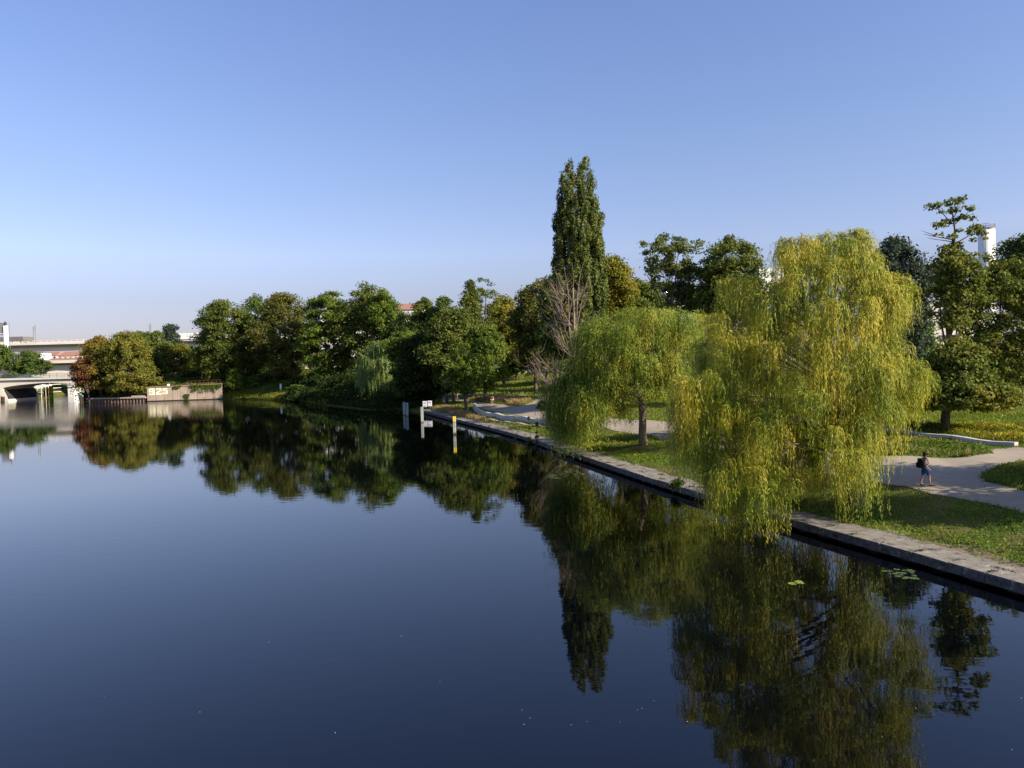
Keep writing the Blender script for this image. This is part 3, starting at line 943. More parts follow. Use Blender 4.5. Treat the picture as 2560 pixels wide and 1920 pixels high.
# ------------------------------------------------------------------ poplar and bare tree
def poplar():
    nrng = np.random.default_rng(31)
    d = 87.0
    bx = at(1452, 900, d).x
    bz = gz(bx, d)
    o = empty('poplar_tree', (bx, d, bz), 'very tall slim columnar poplar with two tips, highest tree of all', 'tree', 'trees in the park behind the willows')
    plumes = [(1422, 398, 640, 17, 0), (1459, 391, 600, 18, .3), (1440, 424, 800, 20, -.5), (1474, 425, 700, 15, .5), (1410, 430, 600, 13, -.4), (1400, 470, 640, 13, .6), (1432, 460, 800, 26, -1.2), (1468, 470, 800, 24, -1.0),
              (1393, 515, 800, 13, .2), (1484, 480, 740, 14, -.5), (1500, 530, 800, 14, .3), (1415, 540, 830, 22, -1.4), (1456, 540, 830, 26, -1.8), (1490, 580, 830, 18, -.8), (1393, 605, 830, 12, -.2), (1404, 640, 850, 18, -.9), (1503, 630, 850, 14, .3), (1440, 600, 850, 26, 1.6), (1470, 560, 830, 24, 1.7)]
    cl = []
    for px, y0, y1, w, off in plumes:
        a = at(px, y0, d+off); b = at(px+(y1-y0)*.02, y1, d+off)
        n = int((y1-y0)/9)
        for k in range(n):
            t = (k+.5)/n
            r = w/FPX*d*min(1, .55+3.2*t)*(1-.25*max(0, t-.7))
            ang = nrng.uniform(0, 6.28)
            q = math.sqrt(nrng.uniform(.1, 1))
            p = a.lerp(b, t)
            cl.append((p.x+r*q*math.cos(ang), p.y+r*q*math.sin(ang), p.z-.5, q))
    cl = np.array(cl)
    N = len(cl); per = 105
    ii = np.repeat(np.arange(N), per); T = len(ii)
    dd = nrng.normal(size=(T, 3)); dd /= np.linalg.norm(dd, axis=1, keepdims=True)
    u = nrng.uniform(.2, 1, (T, 1))**.6
    offs = dd*u*np.array([.42, .42, .95])
    c = cl[ii, :3]+offs
    n = dd*np.array([1, 1, .4])+nrng.normal(size=(T, 3))*.45
    n[:, :2] += (c[:, :2]-np.array([bx, d]))*.12
    n /= np.linalg.norm(n, axis=1, keepdims=True)
    v = leaf_cards(c, n, None, .125, .75, nrng)
    rnd = random.Random(3)
    tb = MB()
    topz = at(1445, 420, d).z
    tb.tube(bent((bx, d, bz-.3), (at(1445, 420, d).x, d, topz), 12, .01, rnd), [.55*(1-.93*i/12) for i in range(13)], 9)
    for px, y0, y1, w, off in plumes:
        b = at(px, y1, d); a = at(px, y0+20, d+off)
        tb.tube(bent((bx+(b.x-bx)*.3, d+off*.3, b.z), a, 7, .01, rnd), [.13*(1-.85*i/7) for i in range(8)], 5)
    tb.build('trunk', MAT['bark'], o, smooth=True)
    np_mesh('crown', v, 4, LEAF['poplar'], o)
poplar()

def bare_tree():
    rnd = random.Random(44)
    d = 80.0
    b = at(1440, 1045, d)
    bz = gz(b.x, d)
    o = empty('bare_tree', (b.x, d, bz), 'dead leafless tree with many thin tan branches curving upward in front of the poplar', 'tree', 'trees in the park behind the willows')
    tb = MB(); tw = MB()
    top = at(1432, 720, d)
    main = bent((b.x, d, bz-.3), top, 10, .02, rnd)
    tb.tube(main, [.34*(1-.8*i/10) for i in range(11)], 9)
    def twig(p, dirv, L, r, lvl):
        n = 7
        pts = [Vector(p)]
        dv = Vector(dirv).normalized()
        for i in range(n):
            dv = (dv+Vector((rnd.uniform(-.2, .2), rnd.uniform(-.2, .2), .20+.16*i/n))).normalized()
            pts.append(pts[-1]+dv*L/n)
        (tb if lvl == 0 else tw).tube(pts, [r*(1-.75*i/n) for i in range(n+1)], 5 if lvl == 0 else 4, caps=False)
        if lvl < 2:
            for k in range(5 if lvl == 0 else 3):
                i = rnd.randint(2, n-1)
                a = rnd.uniform(0, 6.28)
                q = (dirv[0]*.6+math.cos(a)*.8, dirv[1]*.6+math.sin(a)*.8, rnd.uniform(-.35, .5))
                twig(pts[i], q, L*rnd.uniform(.35, .62), r*.5, lvl+1)
    for k in range(44):
        t = rnd.uniform(.16, .98)
        s = main[min(10, int(t*10))]
        left = rnd.random() < .72
        a = rnd.uniform(2.2, 4.1) if left else rnd.uniform(-.9, .9)
        L = rnd.uniform(3.2, 6.6)*(1.15-.5*t) if left else rnd.uniform(1.2, 2.4)
        up_ = rnd.uniform(-.65, .15) if t < .45 else rnd.uniform(-.1, .9)
        twig(s, (math.cos(a), math.sin(a), up_), L, .055*(1.2-.6*t), 0)
    for px, py in ((1390, 700), (1410, 668), (1430, 655), (1462, 648), (1450, 690), (1478, 672), (1400, 760)):
        e = at(px, py, d+rnd.uniform(-1, 1))
        tb.tube(bent(main[rnd.randint(4, 7)], e, 7, .07, rnd), [.065*(1-.8*i/7) for i in range(8)], 5, caps=False)
    tb.build('trunk', MAT['deadwood'], o, smooth=True)
    tw.build('twigs', MAT['deadwood'], o)
bare_tree()

# ------------------------------------------------------------------ the other trees
GP, GB, GI = 'trees in the park behind the willows', 'tall trees along the far wooded bank', 'trees on the point by the bridges'
# point by the bridges
tree('shrub', 'low red-brown leaning bush at the tip of the point, beside the bridge', 203, 893, 962, 46, 190, 'round', 'redbrown', 101, 60, 60, 1.0, .28, base_px=222, group=GI, cat='shrub')
tree('chestnut_tree', 'rusty orange chestnut, leftmost big tree on the point', 246, 842, 978, 84, 194, 'dome', 'orange', 102, 150, 75, 1.25, .32, base_px=251, group=GI)
tree('chestnut_tree', 'broad golden-green chestnut leaning over the sheet-pile bulkhead on the point', 318, 826, 978, 112, 193, 'dome', 'chestnut', 103, 230, 80, 1.35, .32, base_px=318, group=GI)
tree('broadleaf_tree', 'plain green tree right behind the golden-green chestnut', 385, 828, 945, 92, 214, 'round', 'olive', 104, 150, 75, 1.4, .34, group=GI)
tree('broadleaf_tree', 'dark green tree partly hidden behind the top of the golden-green chestnut', 345, 828, 940, 70, 222, 'round', 'green', 105, 110, 75, 1.4, .34, group=GI)
tree('broadleaf_tree', 'slim dark blue-green tree standing above its neighbours on the point', 428, 808, 900, 38, 226, 'tall', 'blue', 106, 80, 75, 1.2, .34, group=GI)
tree('broadleaf_tree', 'small yellowing tree above the graffiti wall', 455, 860, 940, 56, 216, 'round', 'yellowgreen', 107, 70, 60, 1.1, .3, group=GI)
tree('broadleaf_tree', 'low very dark tree between the yellowing tree and the tall bank trees', 490, 864, 935, 56, 222, 'round', 'dark', 108, 80, 70, 1.2, .34, group=GI)
tree('broadleaf_tree', 'dark green tree cut by the left edge, beyond the arch bridge', 2, 860, 925, 46, 232, 'round', 'green', 109, 90, 60, 1.2, .34, group='trees between the bridges', base_z=4.5)
tree('broadleaf_tree', 'spreading dark green tree standing between the two lower bridges', 72, 876, 938, 72, 236, 'dome', 'green', 110, 110, 60, 1.1, .34, group='trees between the bridges', base_z=4.5)
# far bank
tree('broadleaf_tree', 'tall light olive tree at the left end of the high row', 562, 750, 955, 132, 202, 'tall', 'olive', 201, 260, 90, 1.7, .36, base_px=575, group=GB, trunk_r=.35)
tree('broadleaf_tree', 'dark tree squeezed between light olive tree and broad olive-brown tree', 645, 742, 950, 90, 216, 'tall', 'green', 202, 170, 80, 1.8, .38, group=GB)
tree('broadleaf_tree', 'broad olive-brown tree with a slanting pale trunk above the grassy bank', 708, 731, 950, 140, 198, 'oval', 'brown', 203, 260, 85, 1.7, .36, base_px=728, bark='barkpale', trunk_r=.38, group=GB)
tree('broadleaf_tree', 'bright layered tree in the middle of the high row, lowest boughs near the water', 820, 728, 985, 118, 186, 'tall', 'bright', 204, 230, 85, 1.6, .36, group=GB, flat=.45)
tree('broadleaf_tree', 'tall feathery-topped tree directly behind the pale far willow', 915, 712, 960, 140, 184, 'oval', 'olive', 205, 250, 85, 1.7, .36, group=GB)
tree('broadleaf_tree', 'light feathery tree with drooping tip in front of the red roof', 958, 724, 850, 70, 178, 'round', 'bright', 206, 80, 60, 1.2, .34, group=GB)
tree('maple_tree', 'sunlit maple hanging lobed boughs over the water beside the far willow', 1010, 822, 992, 84, 131, 'vase', 'bright', 207, 110, 85, 1.0, .26, base_px=1040, group=GB, flat=.42)
tree('broadleaf_tree', 'dark wide tree behind the sunlit maple', 1010, 800, 985, 120, 150, 'round', 'dark', 208, 190, 80, 1.4, .34, group=GB)
tree('broadleaf_tree', 'small airy round-topped tree just right of the red roof', 1062, 738, 900, 58, 176, 'tall', 'olive', 209, 90, 60, 1.1, .32, group=GB)
tree('broadleaf_tree', 'small pointed dark tree between airy round-topped tree and ivy-clad spire', 1112, 742, 900, 52, 172, 'tall', 'green', 210, 80, 60, 1.1, .32, group=GB)
tree('ivy_clad_tree', 'narrow spire-shaped tree wrapped in ivy with thin sparse boughs at its right', 1178, 698, 900, 74, 150, 'cone', 'olive', 211, 170, 85, 1.0, .28, group=GB)
tree('broadleaf_tree', 'thin see-through tree rising right behind the ivy-clad spire', 1212, 690, 900, 66, 154, 'tall', 'olive', 212, 60, 40, .9, .26, group=GB)
tree('broadleaf_tree', 'tall olive-green tree over the promenade, just left of the compact light-trunked tree', 1138, 768, 975, 146, 124, 'oval', 'olive', 213, 210, 80, 1.2, .28, base_px=1132, group=GB)
tree('broadleaf_tree', 'compact green tree with a straight light trunk beside the bench', 1212, 812, 972, 100, 121, 'oval', 'bright', 214, 150, 85, 1.0, .26, base_px=1213, trunk_r=.36, group=GB)
tree('broadleaf_tree', 'small bright leafy tree on the grass at the end of the seat wall', 1162, 880, 985, 84, 108, 'round', 'bright', 215, 90, 75, .8, .24, base_px=1167, trunk_r=.28, group=GB)
tree('broadleaf_tree', 'dark leaning two-stemmed tree shading the quay end behind the blue signs', 1072, 820, 985, 130, 128, 'dome', 'dark', 216, 200, 80, 1.2, .3, base_px=1100, trunk_r=.34, group=GB)
tree('broadleaf_tree', 'olive tree filling in front of the white block below the red roof', 1008, 776, 930, 96, 182, 'round', 'olive', 217, 130, 80, 1.3, .32, group=GB)
tree('broadleaf_tree', 'low green tree right of the red roof, between two small treetops', 1090, 770, 930, 80, 178, 'round', 'green', 218, 110, 80, 1.2, .32, group=GB)
# park, centre
tree('broadleaf_tree', 'yellowing tree right of the ivy-clad spire', 1258, 742, 905, 84, 160, 'tall', 'yellowgreen', 301, 150, 75, 1.3, .32, group=GP)
tree('broadleaf_tree', 'deep shadowy tree at the top of the grass slope', 1288, 800, 935, 110, 172, 'round', 'dark', 302, 150, 75, 1.5, .36, base_px=1289, group=GP)
tree('broadleaf_tree', 'tall dark brown-green tree left of the dead tree', 1350, 700, 925, 118, 128, 'tall', 'brown', 303, 220, 85, 1.3, .3, base_px=1337, group=GP)
tree('broadleaf_tree', 'dark green tree close to the left side of the poplar', 1390, 686, 900, 70, 104, 'tall', 'green', 304, 130, 75, 1.0, .26, group=GP)
tree('broadleaf_tree', 'dark tree behind the dead tree, trunk on the grass slope', 1400, 800, 930, 120, 150, 'round', 'dark', 305, 150, 75, 1.4, .34, base_px=1352, group=GP)
tree('broadleaf_tree', 'light yellow-green tree close to the right side of the poplar', 1535, 640, 830, 84, 102, 'tall', 'yellowgreen', 306, 150, 75, 1.0, .26, group=GP)
tree('broadleaf_tree', 'low rounded olive tree between the poplar and the open locust', 1590, 702, 830, 104, 112, 'round', 'olive', 307, 150, 75, 1.1, .28, group=GP)
tree('locust_tree', 'open-crowned locust with a dark forked stem showing sky between its boughs', 1676, 586, 770, 140, 92, 'vase', 'olive', 308, 62, 62, .75, .21, base_px=1677, trunk_r=.28, limbs=16, group=GP)
tree('locust_tree', 'broad-crowned locust left of the great willow, its boughs against the white building', 1828, 590, 800, 146, 90, 'dome', 'olive', 309, 150, 75, .95, .22, limbs=14, group=GP)
tree('locust_tree', 'low side of dark boughs filling between the two locusts', 1750, 660, 800, 130, 94, 'round', 'green', 310, 90, 70, .9, .22, group=GP)
tree('broadleaf_tree', 'added shade tree behind the younger willow, mostly hidden by the low olive tree', 1592, 716, 860, 90, 132, 'round', 'dark', 311, 130, 70, 1.4, .32, group=GP)  # added behind the crowns to cast shade on the grass slope
tree('broadleaf_tree', 'added shade tree hidden behind the open-crowned locust and the young willow', 1640, 724, 860, 100, 146, 'round', 'dark', 312, 130, 70, 1.4, .32, group=GP)  # second added tree, also there to shade the slope
# park, right
tree('conifer_tree', 'dark blue-green bushy tree rising behind the right shoulder of the great willow', 2235, 597, 900, 150, 82, 'tall', 'blue', 401, 230, 80, 1.0, .22, group=GP)
tree('birch_tree', 'pale thin-leaved tree behind the great willow, seen between it and the maple', 2292, 780, 960, 76, 90, 'tall', 'willowfar', 402, 110, 70, .8, .2, group=GP)
def thin_top(nrng):
    pts = []
    for px, py in ((2376, 505), (2400, 500), (2345, 512), (2330, 515), (2425, 520), (2410, 540), (2390, 548), (2365, 556), (2430, 545), (2350, 560), (2400, 575), (2440, 570), (2380, 590), (2425, 580), (2345, 585), (2455, 580), (2462, 595), (2435, 600), (2395, 610), (2358, 530), (2385, 525), (2460, 640), (2440, 635), (2475, 645)):
        p = at(px, py, 55+nrng.uniform(-.5, .5))
        pts.append((p.x, p.y, p.z, 1))
    c = np.array(pts)
    return foliage(nrng, c, .33, 34, .15, (c[:, 0].mean(), 55), .75)
mt = tree('maple_tree', 'tall slender maple with a sparse bare-armed top, right of the great willow', 2384, 600, 822, 118, 55, 'oval', 'maple', 403, 66, 80, .60, .18, base_px=2358, trunk_r=.27, limbs=14, group=GP, extra=thin_top)
lb = MB()
rr = random.Random(9)
st = at(2383, 640, 55)
for a, b, r in (((2374, 830), (2383, 590), .16), ((2383, 620), (2376, 500), .09), ((2380, 560), (2335, 512), .045), ((2384, 600), (2310, 585), .045), ((2335, 588), (2302, 576), .025), ((2380, 605), (2318, 594), .035), ((2386, 610), (2450, 568), .06), ((2383, 565), (2428, 520), .045),
                ((2360, 1055), (2372, 830), .26), ((2385, 700), (2460, 640), .06), ((2382, 545), (2405, 505), .035)):
    lb.tube(bent(at(*a, 55), at(*b, 55), 6, .04, rr), [r*(1-.7*i/6) for i in range(7)], 6)
lb.build('limbs', MAT['bark'], mt, smooth=True)
tree('maple_tree', 'low wide maple growing at the foot of the slender maple, boughs nearly to the lawn', 2392, 838, 1030, 205, 54.2, 'cone', 'maple', 404, 190, 90, .75, .18, base_px=2366, base_z=2.4, group=GP, flat=.5)
tree('broadleaf_tree', 'big browning tree at the right edge with shaded trunk, below the white chimney', 2520, 648, 985, 190, 68, 'tall', 'maple', 405, 190, 80, .9, .21, base_px=2495, group=GP)
tree('broadleaf_tree', 'dark green treetop at the right edge, behind the big browning tree', 2572, 575, 800, 130, 80, 'round', 'green', 406, 150, 80, 1.0, .22, group=GP)
tree('broadleaf_tree', 'dark round tree in the shade of the park behind the slender maple', 2450, 850, 985, 130, 105, 'round', 'dark', 407, 120, 75, 1.0, .26, group=GP)
# park trees to the right of the picture, whose shadows fall across the promenade and lawn
for i, (x, y, h, w, s) in enumerate(((30.2, 28.2, 10.0, 4.2, 501), (34.0, 33.0, 11, 5, 502))):
    p = Vector((x, y, gz(x, y)))
    nrng = np.random.default_rng(s)
    o = empty('broadleaf_tree', p, 'round green park tree right of the promenade, %s' % ('nearer one casting its shade on the lawn', 'farther one casting its shade on the walker')[i], 'tree', 'trees right of the promenade')
    cl = crown_clumps(nrng, (x, y), p.z+h, p.z+h*.3, w/2, 'round', 110)
    tb = MB(); tb.tube(bent(p-Vector((0, 0, .3)), (x, y, p.z+h*.8), 6, .02, rr), [.28*(1-.8*k/6) for k in range(7)], 8)
    tb.build('trunk', MAT['bark'], o, smooth=True)
    np_mesh('crown', foliage(nrng, cl, 1.1, 75, .22, (x, y)), 4, LEAF['green'], o)

# ------------------------------------------------------------------ shrubs
def shrub(label, px, ytop, wpx, d, leaf, seed, n=30, per=50, size=.2, cr=None, group=None, hpx=None, name='shrub', bz=None):
    nrng = np.random.default_rng(seed)
    c = at(px, ytop, d)
    z0 = gz(c.x, d) if bz is None else bz
    o = empty(name, (c.x, d, z0), label, 'shrub', group)
    rad = wpx/2/FPX*d
    cr = cr or rad*.4
    cl = crown_clumps(nrng, (c.x, d), max(c.z-cr*.3, z0+.2), z0+.15*cr, max(rad-cr*.5, .1), 'dome', n)
    np_mesh('foliage', foliage(nrng, cl, cr, per, size, (c.x, d)), 4, LEAF[leaf], o)
    tb = MB(); rnd = random.Random(seed)
    for k in range(4):
        q = cl[rnd.randrange(len(cl))]
        tb.tube(bent((c.x, d, z0-.1), q[:3], 4, .08, rnd), [.05*(1-.7*i/4) for i in range(5)], 5)
    tb.build('stem', MAT['bark'], o)
    return o
GS = 'bushes on the far bank'
shrub('leafy bush standing in the water margin at the right end of the sunny bank', 742, 962, 36, 177, 'bright', 601, 34, 60, .28, group=GS)
shrub('narrow ivy-covered stump bush in the middle of the sunny bank', 636, 938, 30, 196, 'green', 602, 40, 60, .28, group=GS)
shrub('ivy-hung bush at the right end of the graffiti wall', 585, 925, 40, 194, 'bright', 603, 50, 60, .28, group=GS)
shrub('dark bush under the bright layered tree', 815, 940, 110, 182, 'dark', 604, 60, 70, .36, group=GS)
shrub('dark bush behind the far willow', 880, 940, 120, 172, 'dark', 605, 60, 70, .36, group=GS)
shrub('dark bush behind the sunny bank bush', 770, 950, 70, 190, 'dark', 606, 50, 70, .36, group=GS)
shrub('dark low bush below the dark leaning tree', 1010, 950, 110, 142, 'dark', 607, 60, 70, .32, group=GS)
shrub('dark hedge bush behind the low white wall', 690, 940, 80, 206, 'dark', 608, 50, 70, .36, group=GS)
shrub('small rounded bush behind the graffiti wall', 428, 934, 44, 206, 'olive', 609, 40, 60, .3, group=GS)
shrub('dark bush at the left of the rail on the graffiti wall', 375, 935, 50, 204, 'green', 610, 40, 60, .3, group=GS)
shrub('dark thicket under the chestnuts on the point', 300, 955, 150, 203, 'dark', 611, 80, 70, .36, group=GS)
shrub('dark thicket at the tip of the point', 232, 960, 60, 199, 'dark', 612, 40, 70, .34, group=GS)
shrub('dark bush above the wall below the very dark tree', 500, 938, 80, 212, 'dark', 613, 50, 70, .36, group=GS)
shrub('dark bush on the promenade edge behind the dead tree', 1372, 960, 40, 128, 'green', 614, 30, 60, .26, group='bushes in the park')
shrub('spiky dark shrub at the edge of the promenade beside the young willow', 1358, 1000, 26, 100, 'dark', 615, 22, 60, .2, group='bushes in the park')
shrub('small leafy bush growing out of the quay coping', 1695, 1196, 36, 44.0, 'green', 616, 16, 90, .07, .16, group='bushes in the park', bz=.3)
shrub('tall weeds at the right end of the grass island', 2480, 1030, 60, 70, 'bright', 617, 24, 60, .13, group='bushes in the park')
shrub('dry twiggy brown bush behind the pale kerb wall', 2330, 1065, 120, 56, 'brown', 618, 26, 60, .12, .5, group='bushes in the park')
shrub('dark bush at the far right edge of the lawn', 2540, 960, 90, 80, 'dark', 619, 40, 60, .2, group='bushes in the park')
shrub('broad dark bush at the end of the back lawn', 2440, 990, 140, 84, 'green', 620, 50, 60, .2, group='bushes in the park')
for i, (px, yt) in enumerate(((1288, 1034), (1322, 1044), (1342, 1047))):
    shrub('%s weed tuft growing against the concrete seat wall' % ('tallest pale', 'darker middle', 'rightmost short')[i], px, yt, 6, (77, 72, 70)[i], ('bright', 'green', 'green')[i], 630+i, 8, 40, .09, .14, group='weeds on the seat wall', name='weed')

# ------------------------------------------------------------------ graffiti wall and bulkhead on the far side
WA, WB = Vector((-88.7, 189.4)), Vector((-71.5, 192.1))
WU = (WB-WA).normalized()
WN = Vector((WU.y, -WU.x))              # towards the camera
WL = (WB-WA).length
WR = math.atan2(WU.y, WU.x)
def wp(s, off, z):
    p = WA+WU*s+WN*off
    return Vector((p.x, p.y, z))
wall = empty('concrete_wall', wp(0, 0, 0), 'stained pale concrete retaining wall with big painted 925 and a rail on top', 'wall')
np_ = 9
zt_ = lambda s: 3.3+.35*s/WL
for i in range(np_):
    s0, s1 = WL*i/np_+.03, WL*(i+1)/np_-.03
    m = MB()
    za, zb_ = zt_(s0), zt_(s1)
    vs = [wp(s0, .0, -1.6), wp(s1, .0, -1.6), wp(s1, -.7, -1.6), wp(s0, -.7, -1.6), wp(s0, 0, za), wp(s1, 0, zb_), wp(s1, -.7, zb_), wp(s0, -.7, za)]
    m.add(vs, [(3, 2, 1, 0), (4, 5, 6, 7), (0, 1, 5, 4), (1, 2, 6, 5), (2, 3, 7, 6), (3, 0, 4, 7)])
    m.build('wall_panel', MAT['concrete'], wall)
m = MB()
for s0, s1 in ((0, WL),):
    a, b = wp(-.1, -.35, zt_(0)+.13), wp(WL+.1, -.35, zt_(WL)+.13)
    m.bar(a, b, 1.0, .24)
m.build('cap', mat('rusty_cap', [(.22, .14, .10), (.34, .23, .17)], .9, 1.5), wall)
m = MB()
m.bar(wp(0, .06, .10), wp(WL, .06, .10), .14, .22)
m.bar(wp(0, -.38, -.4), wp(WL, -.38, -.4), .5, 1.0)
m.build('footing', MAT['wetwall'], wall)
m = MB()                                # dirt runs down the face
rnd = random.Random(21)
for k in range(30):
    s0 = rnd.uniform(4.5, WL-.4)
    L_ = rnd.uniform(.4, 2.6); w_ = rnd.uniform(.03, .09)
    z1 = zt_(s0)-.02
    m.add([wp(s0-w_, .004, z1), wp(s0+w_, .004, z1), wp(s0+w_*.4, .004, z1-L_), wp(s0-w_*.4, .004, z1-L_)], [(3, 2, 1, 0)])
m.build('dirt_streaks', mat('dirt', [(.12, .095, .06), (.22, .17, .11)], .95, 3), wall)
def letter(mb, x, z, w, h, strokes, off=.02, th=.02):
    for (x0, z0, x1, z1) in strokes:
        a = [(x+x0*w, z+z0*h), (x+x1*w, z+z0*h), (x+x1*w, z+z1*h), (x+x0*w, z+z1*h)]
        vs = [wp(p[0], off-th, p[1]) for p in a]+[wp(p[0], off, p[1]) for p in a]
        mb.add(vs, [(4, 5, 6, 7), (0, 1, 5, 4), (1, 2, 6, 5), (2, 3, 7, 6), (3, 0, 4, 7)])
m = MB()
n9 = [(0, .8, 1, 1), (0, .42, .34, .8), (.6, .2, 1, .8), (.34, .42, .6, .58), (.05, 0, 1, .2), (.05, .2, .25, .26)]
n2 = [(.05, .8, .95, 1), (.62, .55, .98, .8), (.30, .40, .72, .55), (.05, .2, .5, .40), (.0, 0, 1, .2), (.05, .7, .25, .8)]
n5 = [(.05, .8, 1, 1), (.05, .5, .38, .8), (.38, .5, 1, .64), (.64, .2, 1, .5), (.0, 0, 1, .2), (.0, .2, .2, .28)]
letter(m, .45, 1.55, 1.35, 1.62, n9); letter(m, 2.05, 1.63, 1.3, 1.58, n2); letter(m, 3.6, 1.72, 1.15, 1.42, n5)
m.build('painted_number', MAT['graf'], wall)
m = MB()
for k in range(46):
    s0, z0 = rnd.uniform(.4, 4.6), rnd.uniform(.35, 1.5)
    L_ = rnd.uniform(.1, .4); a = rnd.uniform(0, 3.14)
    dx, dz = math.cos(a)*L_/2, math.sin(a)*L_/2
    t = .025
    m.add([wp(s0-dx, .006, z0-dz), wp(s0+dx, .006, z0+dz), wp(s0+dx-t*math.sin(a), .006, z0+dz+t*math.cos(a)), wp(s0-dx-t*math.sin(a), .006, z0-dz+t*math.cos(a))], [(0, 1, 2, 3)])
m.build('spray_scribble', mat('grey_spray', [(.22, .21, .22), (.32, .30, .30)], .9, 3), wall)
m = MB()
for k in range(9):
    s0 = 9.3+k*(WL-9.6)/8
    m.bar(wp(s0, -.3, zt_(s0)+.25), wp(s0, -.3, zt_(s0)+1.2), .06, .06)
for zz in (.62, 1.18):
    m.bar(wp(9.3, -.3, zt_(9.3)+zz), wp(WL-.3, -.3, zt_(WL)+zz), .05, .05)
m.build('railing', MAT['rail'], wall)
def vine(label, s0, s1, seed, n, zlo, zhi, leaf='bright'):
    nrng = np.random.default_rng(seed)
    o = empty('ivy', wp((s0+s1)/2, .1, zt_(s0)), label, 'ivy', 'ivy on the graffiti wall')
    cl = []
    for k in range(n):
        s = nrng.uniform(s0, s1)
        L_ = nrng.uniform(.1, 1)**2*(zhi-zlo)
        for q in range(6):
            p = wp(s+nrng.normal()*.05, .12, zhi-L_*q/5)
            cl.append((p.x, p.y, p.z, 1))
    np_mesh('foliage', foliage(nrng, np.array(cl), .2, 16, .13, (0, 300)), 4, LEAF[leaf], o)
vine('ivy hanging in a ragged curtain from the right end of the graffiti wall', 10.2, WL, 71, 60, 1.6, zt_(WL)-.02)
vine('small ivy clump under the middle of the wall cap', 6.4, 7.9, 72, 14, 2.8, 3.5, 'olive')
vine('single ivy plant growing at the waterline of the graffiti wall', 8.6, 9.5, 73, 18, .1, 1.4, 'olive')
o = empty('control_box', wp(4.9, -.4, zt_(4.9)+.25), 'small white box with dark side on top of the graffiti wall', 'box')
m = MB(); m.box(wp(4.9, -.4, zt_(4.9)+.53), (.5, .45, .55), WR); m.build('cabinet', MAT['white'], o)
m = MB(); m.box(wp(4.9, -.4, zt_(4.9)+.84), (.62, .56, .06), WR); m.build('lid', MAT['dark'], o)

bulk = empty('bulkhead', (-96, 190, 0), 'low rusty sheet-pile bulkhead under the chestnuts on the point', 'bulkhead')
BA, BB = Vector((-103.5, 190.6)), Vector((-88.95, 189.45))
bu = (BB-BA).normalized(); bn = Vector((bu.y, -bu.x))
m = MB()
nseg = 36
pts = []
for i in range(nseg*2+1):
    s = (BB-BA).length*i/(nseg*2)
    off = .22 if (i//2) % 2 == 0 else -.18
    p = BA+bu*s+bn*off
    pts.append((p.x, p.y))
for (x0, y0), (x1, y1) in zip(pts[:-1], pts[1:]):
    m.add([(x0, y0, -1.6), (x1, y1, -1.6), (x1, y1, .86), (x0, y0, .86)], [(0, 1, 2, 3)])
m.build('sheet_piling', MAT['rust'], bulk)
m = MB()
a = BA+bn*-.35; b = BB+bn*-.35
m.bar((a.x, a.y, 1.02), (b.x, b.y, 1.02), 1.5, .30)
p2 = Vector((-106, 200))
m.bar((BA.x-.1, BA.y, 1.01), (p2.x, p2.y, 1.01), 1.2, .28)
m.build('cap', MAT['concrete'], bulk)
m = MB()
m.bar((BA.x-.1, BA.y, -.3), (p2.x, p2.y, -.3), .8, 2.3)
m.build('return_wall', MAT['rust'], bulk)
o = empty('concrete_block', (-90.4, 190.2, 1.17), 'pale concrete slab lying on the bulkhead beside the graffiti wall', 'slab')
m = MB(); m.box((-91.0, 190.3, 1.33), (3.6, .9, .3), -.08); m.build('slab', MAT['seatwall'], o)

# ------------------------------------------------------------------ bridges
def curve(pts, n=6):
    out = []
    for i in range(len(pts)-1):
        p0, p1, p2, p3 = pts[max(i-1, 0)], pts[i], pts[i+1], pts[min(i+2, len(pts)-1)]
        for k in range(n):
            t = k/n
            out.append(tuple(.5*((2*p1[q])+(-p0[q]+p2[q])*t+(2*p0[q]-5*p1[q]+4*p2[q]-p3[q])*t*t+(-p0[q]+3*p1[q]-3*p2[q]+p3[q])*t**3) for q in (0, 1)))
    return out+[pts[-1]]
def rail(parent, x0, x1, y, z0, h, step, m_, name='railing', w=.07, rails=(1.0, .55, .12), infill=False):
    m = MB()
    n = int(abs(x1-x0)/step)
    for k in range(n+1):
        x = x0+(x1-x0)*k/n
        m.bar((x, y, z0), (x, y, z0+h), w, w)
    for r in rails:
        m.bar((x0, y, z0+h*r), (x1, y, z0+h*r), w, w)
    if infill:
        k = 0
        while x0+k*.28 < x1:
            m.bar((x0+k*.28, y, z0+.1), (x0+k*.28, y, z0+h), .035, .035); k += 1
    return m.build(name, m_, parent)
fb = empty('arch_bridge', (-128, 215, 0), 'low pale concrete arch bridge with grey-green railing, nearest of the three bridges', 'bridge', 'bridges at the left')
m = MB()
arch = curve([(-138.9, .0), (-139.5, 1.6), (-140.3, 3.2), (-140.2, 3.75), (-137.5, 4.25), (-133.6, 4.6), (-128, 4.85), (-123, 4.55), (-119.5, 3.9), (-117.2, 3.0), (-116.4, 1.5), (-116, 0)])
poly = [(-185, 5.7), (-185, -1.6), (-138.9, -1.6)]+arch+[(-116, -1.6), (-104, -1.6), (-104, 5.7)]
m.plate(poly, 215, 229)
m.build('span', MAT['bridge'], fb)
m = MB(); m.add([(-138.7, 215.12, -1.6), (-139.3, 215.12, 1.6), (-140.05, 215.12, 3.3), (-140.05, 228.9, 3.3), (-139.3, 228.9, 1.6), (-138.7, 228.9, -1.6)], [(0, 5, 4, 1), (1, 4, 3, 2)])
m.build('abutment_shade', mat('arch_shade', [(.02, .02, .024), (.05, .05, .055)], .9, .6), fb)  # dark facing on the inner abutment: shade under the arch, painted in
